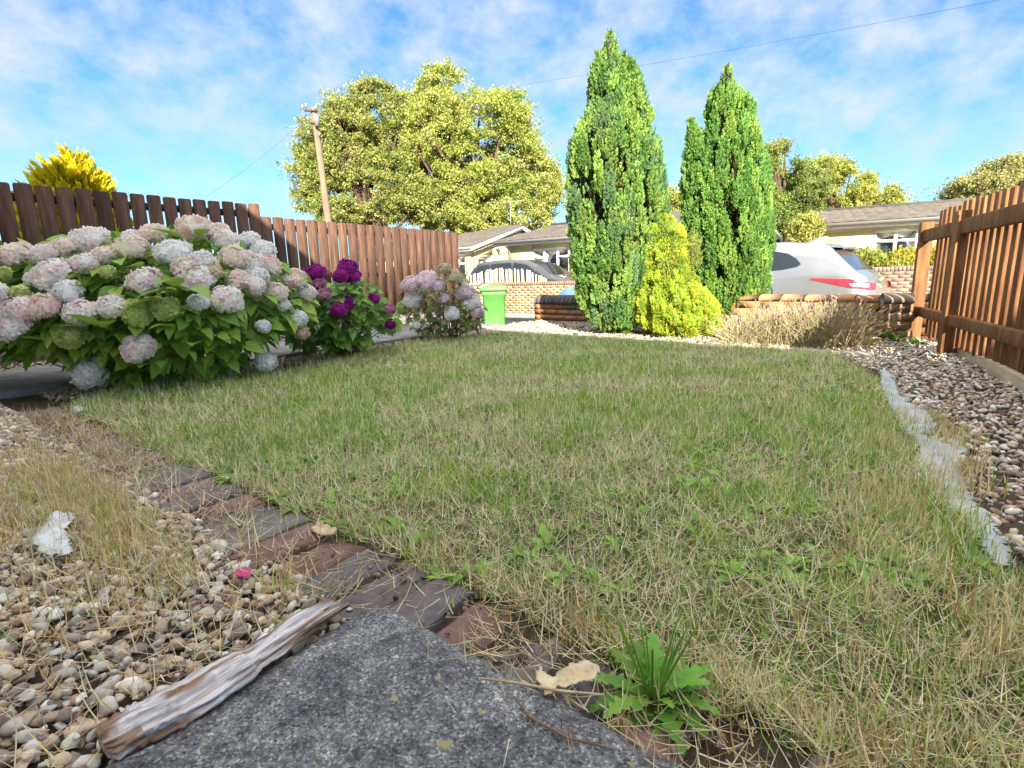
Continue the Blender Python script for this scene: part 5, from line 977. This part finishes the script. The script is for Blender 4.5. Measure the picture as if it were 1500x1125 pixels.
suv = dict(L=4.38, W=1.84, top=[(0, .72), (.03, .88), (.10, 1.0), (.22, 1.07), (.46, 1.30), (.62, 1.46), (.75, 1.53), (1.3, 1.585), (2.0, 1.60), (2.6, 1.56), (3.0, 1.42), (3.45, 1.10), (3.6, 1.04), (4.1, .94), (4.32, .78), (4.38, .6)],
           belt=[(0, .70), (.1, .90), (.4, 1.02), (.9, 1.03), (1.5, .98), (3.0, .93), (4.38, .7)], screens=[(.26, .64, 'rear_window'), (2.72, 3.4, 'windscreen')],
           side_windows=[[(.98, 1.21), (1.06, 1.30), (1.2, 1.385), (1.40, 1.43), (1.50, 1.44), (1.42, 1.12), (1.25, 1.13), (1.04, 1.17)], [(1.66, 1.46), (2.05, 1.48), (2.05, 1.04), (1.52, 1.06)], [(2.10, 1.48), (2.5, 1.46), (2.9, 1.28), (3.1, 1.10), (3.1, 1.02), (2.10, 1.03)]],
           lights=[([(.0, .90), (.3, .97), (.80, .995), (.83, .98), (.5, .90), (.25, .84), (.0, .80)], M_tail), ([(.06, .895), (.30, .905), (.26, .865), (.06, .845)], M_tailw)], trims=[[(.4, .34), (4.0, .34), (4.0, .24), (.4, .24)], [(1.60, 1.47), (1.62, 1.47), (1.475, 1.06), (1.455, 1.06)], [(1.455, 1.06), (1.47, 1.06), (1.36, .80), (1.345, .80)], [(1.345, .80), (1.36, .8), (1.35, .4), (1.335, .4)]],
           wheels=[.83, 3.5], spoiler=(.60, 1.50, .13), mirror=(2.95, 1.08))
rear = D(1292, 405, 7.75); rc_ = np.array([rear[0], rear[1], -.5]); heading = np.array([-.72, .694, 0])
lat0 = np.cross(UP, heading)
rootc = car('silver hatchback parked with its red tail light showing right of the right cypress', rc_-lat0*0+EN*.75, heading, suv, M_silver)
m = MB(); hc = np.array(rootc.location)+heading*1.62+lat0*.93+UP*.93; m.tube([hc, hc+lat0*.03+heading*.03, hc+lat0*.03+heading*.17, hc+heading*.2], .014, 6); m.build('door_handle', M_silver, rootc)
m = MB(); af = np.array(rootc.location)+heading*.85+UP*1.56; m.add([af+heading*.02, af+heading*.32, af-heading*.02+UP*.10, af+heading*.12+UP*.09, af+heading*.02+lat0*.02, af+heading*.32+lat0*.02, af-heading*.02+UP*.10+lat0*.01, af+heading*.12+UP*.09+lat0*.01], [[0, 1, 3, 2], [4, 6, 7, 5], [0, 2, 6, 4], [1, 5, 7, 3], [2, 3, 7, 6]]); m.build('roof_aerial', M_silver, rootc)
mpv = dict(L=4.2, W=1.7, top=[(0, .75), (.05, 1.0), (.15, 1.25), (.4, 1.48), (.7, 1.55), (1.5, 1.58), (2.3, 1.54), (2.8, 1.40), (3.35, 1.05), (3.9, .92), (4.1, .8), (4.2, .6)], belt=[(0, .72), (.1, .95), (2, .92), (3.4, .88), (4.2, .66)], screens=[(.12, .34, 'rear_window'), (2.55, 3.3, 'windscreen')],
           side_windows=[[(.35, 1.0), (.5, 1.38), (1.0, 1.44), (1.05, .97)], [(1.12, .97), (1.1, 1.44), (1.9, 1.46), (1.95, .95)], [(2.02, .95), (2.0, 1.46), (2.5, 1.38), (3.1, 1.02), (3.1, .94)]], wheels=[.75, 3.35], mirror=(2.85, 1.02))
pm_ = D(703, 398, 18.6); car('dark grey estate car behind the pale paling fence in front of the bungalows', (pm_[0], pm_[1], -.36), -EA, mpv, M_darkp)
pk = D(698, 405, 18.3); ro_ = -EA; car('black hatchback whose bonnet shows at the end of the left fence', np.array([pk[0], pk[1], -.36])-ro_*4.2, ro_, dict(mpv, side_windows=mpv['side_windows']), M_blackp)
sm = dict(mpv, L=3.8, top=[(0, .7), (.05, .9), (.2, 1.1), (.5, 1.35), (.9, 1.42), (1.8, 1.42), (2.3, 1.28), (2.8, 1.02), (3.4, .94), (3.7, .78), (3.8, .6)], belt=[(0, .68), (.1, .88), (2, .88), (3.8, .64)], side_windows=[[(.5, .95), (.7, 1.27), (1.3, 1.31), (1.35, .93)], [(1.42, .93), (1.4, 1.31), (1.9, 1.27), (2.5, .98), (2.5, .91)]], screens=[(.15, .45, 'rear_window'), (2.0, 2.72, 'windscreen')], wheels=[.65, 3.1], mirror=(2.4, .98))
nb_x = A(8.15, 12.0); car('small blue car mostly hidden behind the tall cypress, its bonnet above the low wall', A(6.75-3.8, 11.1, -.5), EA, sm, M_bluep)
# ------------------------------------------------------------------ chestnut paling on the roadside wall
pf = thing('paling_fence', 'pale chestnut paling fence leaning on top of the roadside wall', 'fence', A(10.2, 13.1, .5)); m = MB(); a_ = 11.8
zpt = .49
while a_ > 8.7:
    h_ = np.interp(a_, [8.7, 9.4, 10.6, 11.8], [.10, .40, .43, .26])*rng.uniform(.85, 1.08); p_ = A(a_, 13.06+rng.uniform(-.02, .02), -.4); q_ = A(a_+rng.uniform(-.03, .06), 13.04, zpt+h_); m.bar(p_, q_, .05, .02, EA, np.ones(3)*rng.uniform(.8, 1.1)); a_ -= .085+rng.uniform(-.01, .015)
m.build('pales', pm('split_pale', [(.3, (.55, .42, .26)), (.7, (.72, .6, .42))], 8, .85, .3, 40, usecol=True), pf)
for z_ in (.58, .0):
    m = MB(); m.tube([A(11.8, 13.08, z_+.1), A(10, 13.08, z_+.12), A(8.8, 13.08, z_)], .008, 5); m.build('wire', M_rubber, pf)
# low rendered wall behind the bin
l0, l1 = D(664, 450, 12.6), D(712, 450, 11.6); brick_wall('gate_wall', 'low pinkish wall between the pale hydrangea and the green bin', [l0[0], l0[1], 0], [l1[0], l1[1], 0], -.5, 13, [(.55, .42, .36), (.5, .38, .32)], 'flat', capcol=(.5, .42, .36))
# ------------------------------------------------------------------ wheelie bin
Yb = 10.4; bc = D(725, 446, Yb); bb = np.array([bc[0], Yb-.25, -.39]); bn = thing('wheelie_bin', 'bright green wheelie bin standing beyond the lawn by the low wall', 'bin', bb); M_bin = pm('green_plastic', [(.3, (.085, .27, .06)), (.7, (.12, .33, .085))], 6, .5, .1, 60, spec=.4)
zt_ = D(725, 423, Yb)[2]+.39; wt = 36/770*Yb/2
def rrect(hx, hy, r_, z, k_=4):
    P_ = []
    for cx_, cy_, a0_ in ((hx-r_, hy-r_, 0), (-hx+r_, hy-r_, 90), (-hx+r_, -hy+r_, 180), (hx-r_, -hy+r_, 270)):
        for q in range(k_+1): t_ = rad(a0_+90*q/k_); P_.append(bb+[cx_+r_*math.cos(t_), cy_+r_*math.sin(t_), z])
    return P_
def loft(m, rings, cap=True):
    k_ = len(rings[0]); V = [v for r_ in rings for v in r_]; F = [[i*k_+j, i*k_+(j+1) % k_, (i+1)*k_+(j+1) % k_, (i+1)*k_+j] for i in range(len(rings)-1) for j in range(k_)]
    if cap: F += [list(range(k_))[::-1], [(len(rings)-1)*k_+j for j in range(k_)]]
    m.add(V, F)
m = MB(); loft(m, [rrect(wt*.76, .26, .04, .06), rrect(wt*.78, .27, .05, .1), rrect(wt*.88, .31, .05, zt_-.12), rrect(wt*.98, .34, .05, zt_-.1), rrect(wt*.98, .34, .05, zt_-.03)]); m.build('body', M_bin, bn)
m = MB(); loft(m, [rrect(wt*1.06, .37, .06, zt_-.03), rrect(wt*1.06, .37, .06, zt_+.015), rrect(wt*.96, .34, .06, zt_+.055), rrect(wt*.6, .2, .06, zt_+.075)]); m.build('lid', M_bin, bn)
m = MB(); hz = bb+[-wt*.98, 0, zt_-.06]; m.tube([hz+[0, .1, 0], hz+[-.07, .1, -.01], hz+[-.07, -.22, -.01], hz+[0, -.22, 0]], .018, 8); m.build('handle', M_bin, bn)
for s_ in (-1, 1):
    m = MB(); c = bb+[s_*wt*.72, .28, .1]; m.tube([c-[.03, 0, 0], c+[.03, 0, 0]], .1, 16); m.build('wheel', M_rubber, bn)
# ------------------------------------------------------------------ shrubs by the right bungalow
def shrub(label, px, py, rx, ry, Y, pal, n=900, name='shrub', cs=.14):
    c = D(px, py, Y); R_ = rx/FPX*Y; Rz = ry/FPX*Y; root = thing(name, label, 'shrub', (c[0], c[1], -.36)); d_ = rng.normal(size=(n, 3)); d_ /= np.linalg.norm(d_, axis=1)[:, None]; P = c+d_*[R_, R_*.7, Rz]*rng.uniform(.6, 1.08, (n, 1)); m = MB(); pl = np.array(pal)
    for j in range(5):
        Pj = P[j::5]; m.inst(CL[j][0], CL[j][1], Pj, frames(rng.normal(size=(len(Pj), 3))), cs*rng.uniform(.6, 1.2, len(Pj)), pl[rng.integers(0, len(pl), len(Pj))]*rng.uniform(.8, 1.2, (len(Pj), 1)))
    m.build('leaves', M_tree, root); m = MB()
    for i in range(8): m.tube([np.array([c[0]+rng.uniform(-.1, .1), c[1], -.36]), P[rng.integers(n)]], [.02, .008], 5)
    m.build('stems', M_bark, root)
shrub('yellow green shrub under the window of the right bungalow', 1330, 388, 30, 20, 13.2, [(.48, .46, .06), (.55, .50, .08), (.38, .40, .08)])
shrub('darker green shrub between the silver car and the yellow shrub', 1262, 385, 32, 16, 13.6, [(.25, .32, .07), (.4, .42, .1)])
shrub('green shrub left of the grey roofed bungalow', 1180, 335, 22, 20, 15, [(.36, .40, .10), (.45, .45, .12)], 500)
shrub('golden bush at the end of the bungalow hedge behind the slatted fence', 1400, 385, 40, 26, 12.8, [(.52, .48, .06), (.42, .42, .08)])
og = G(1312, 405, .6) if False else D(1312, 395, 12.9); og[2] = -.36; gr_ = thing('ornamental_grass', 'clump of tall pale ornamental grass in front of the bungalow window', 'grass', og); m = MB(); n = 160; P = og+rng.normal(0, .07, (n, 3))*[1, 1, 0]; P[:, 2] = -.36; blades(m, P, rng.uniform(.9, 1.35, n), .02*rng.uniform(.6, 1.2, n), np.array([.42, .48, .22])*rng.uniform(.8, 1.2, (n, 1)), np.abs(rng.normal(0, .2, n))); m.build('leaves', M_grass, gr_)
brick_wall('front_wall', 'dark brick front wall below the yellow shrub of the right bungalow', A(3.0, 14.0) if False else np.array([*D(1262, 410, 12.4)[:2], 0]), np.array([*D(1262, 410, 12.4)[:2], 0])+u3*6, -.5, 14, [(.32, .22, .17), (.28, .19, .15), (.36, .26, .2)], None, soldier=(.28, .2, .17))
print('done', sum(len(o_.data.polygons) for o_ in SC.objects if o_.type == 'MESH'))
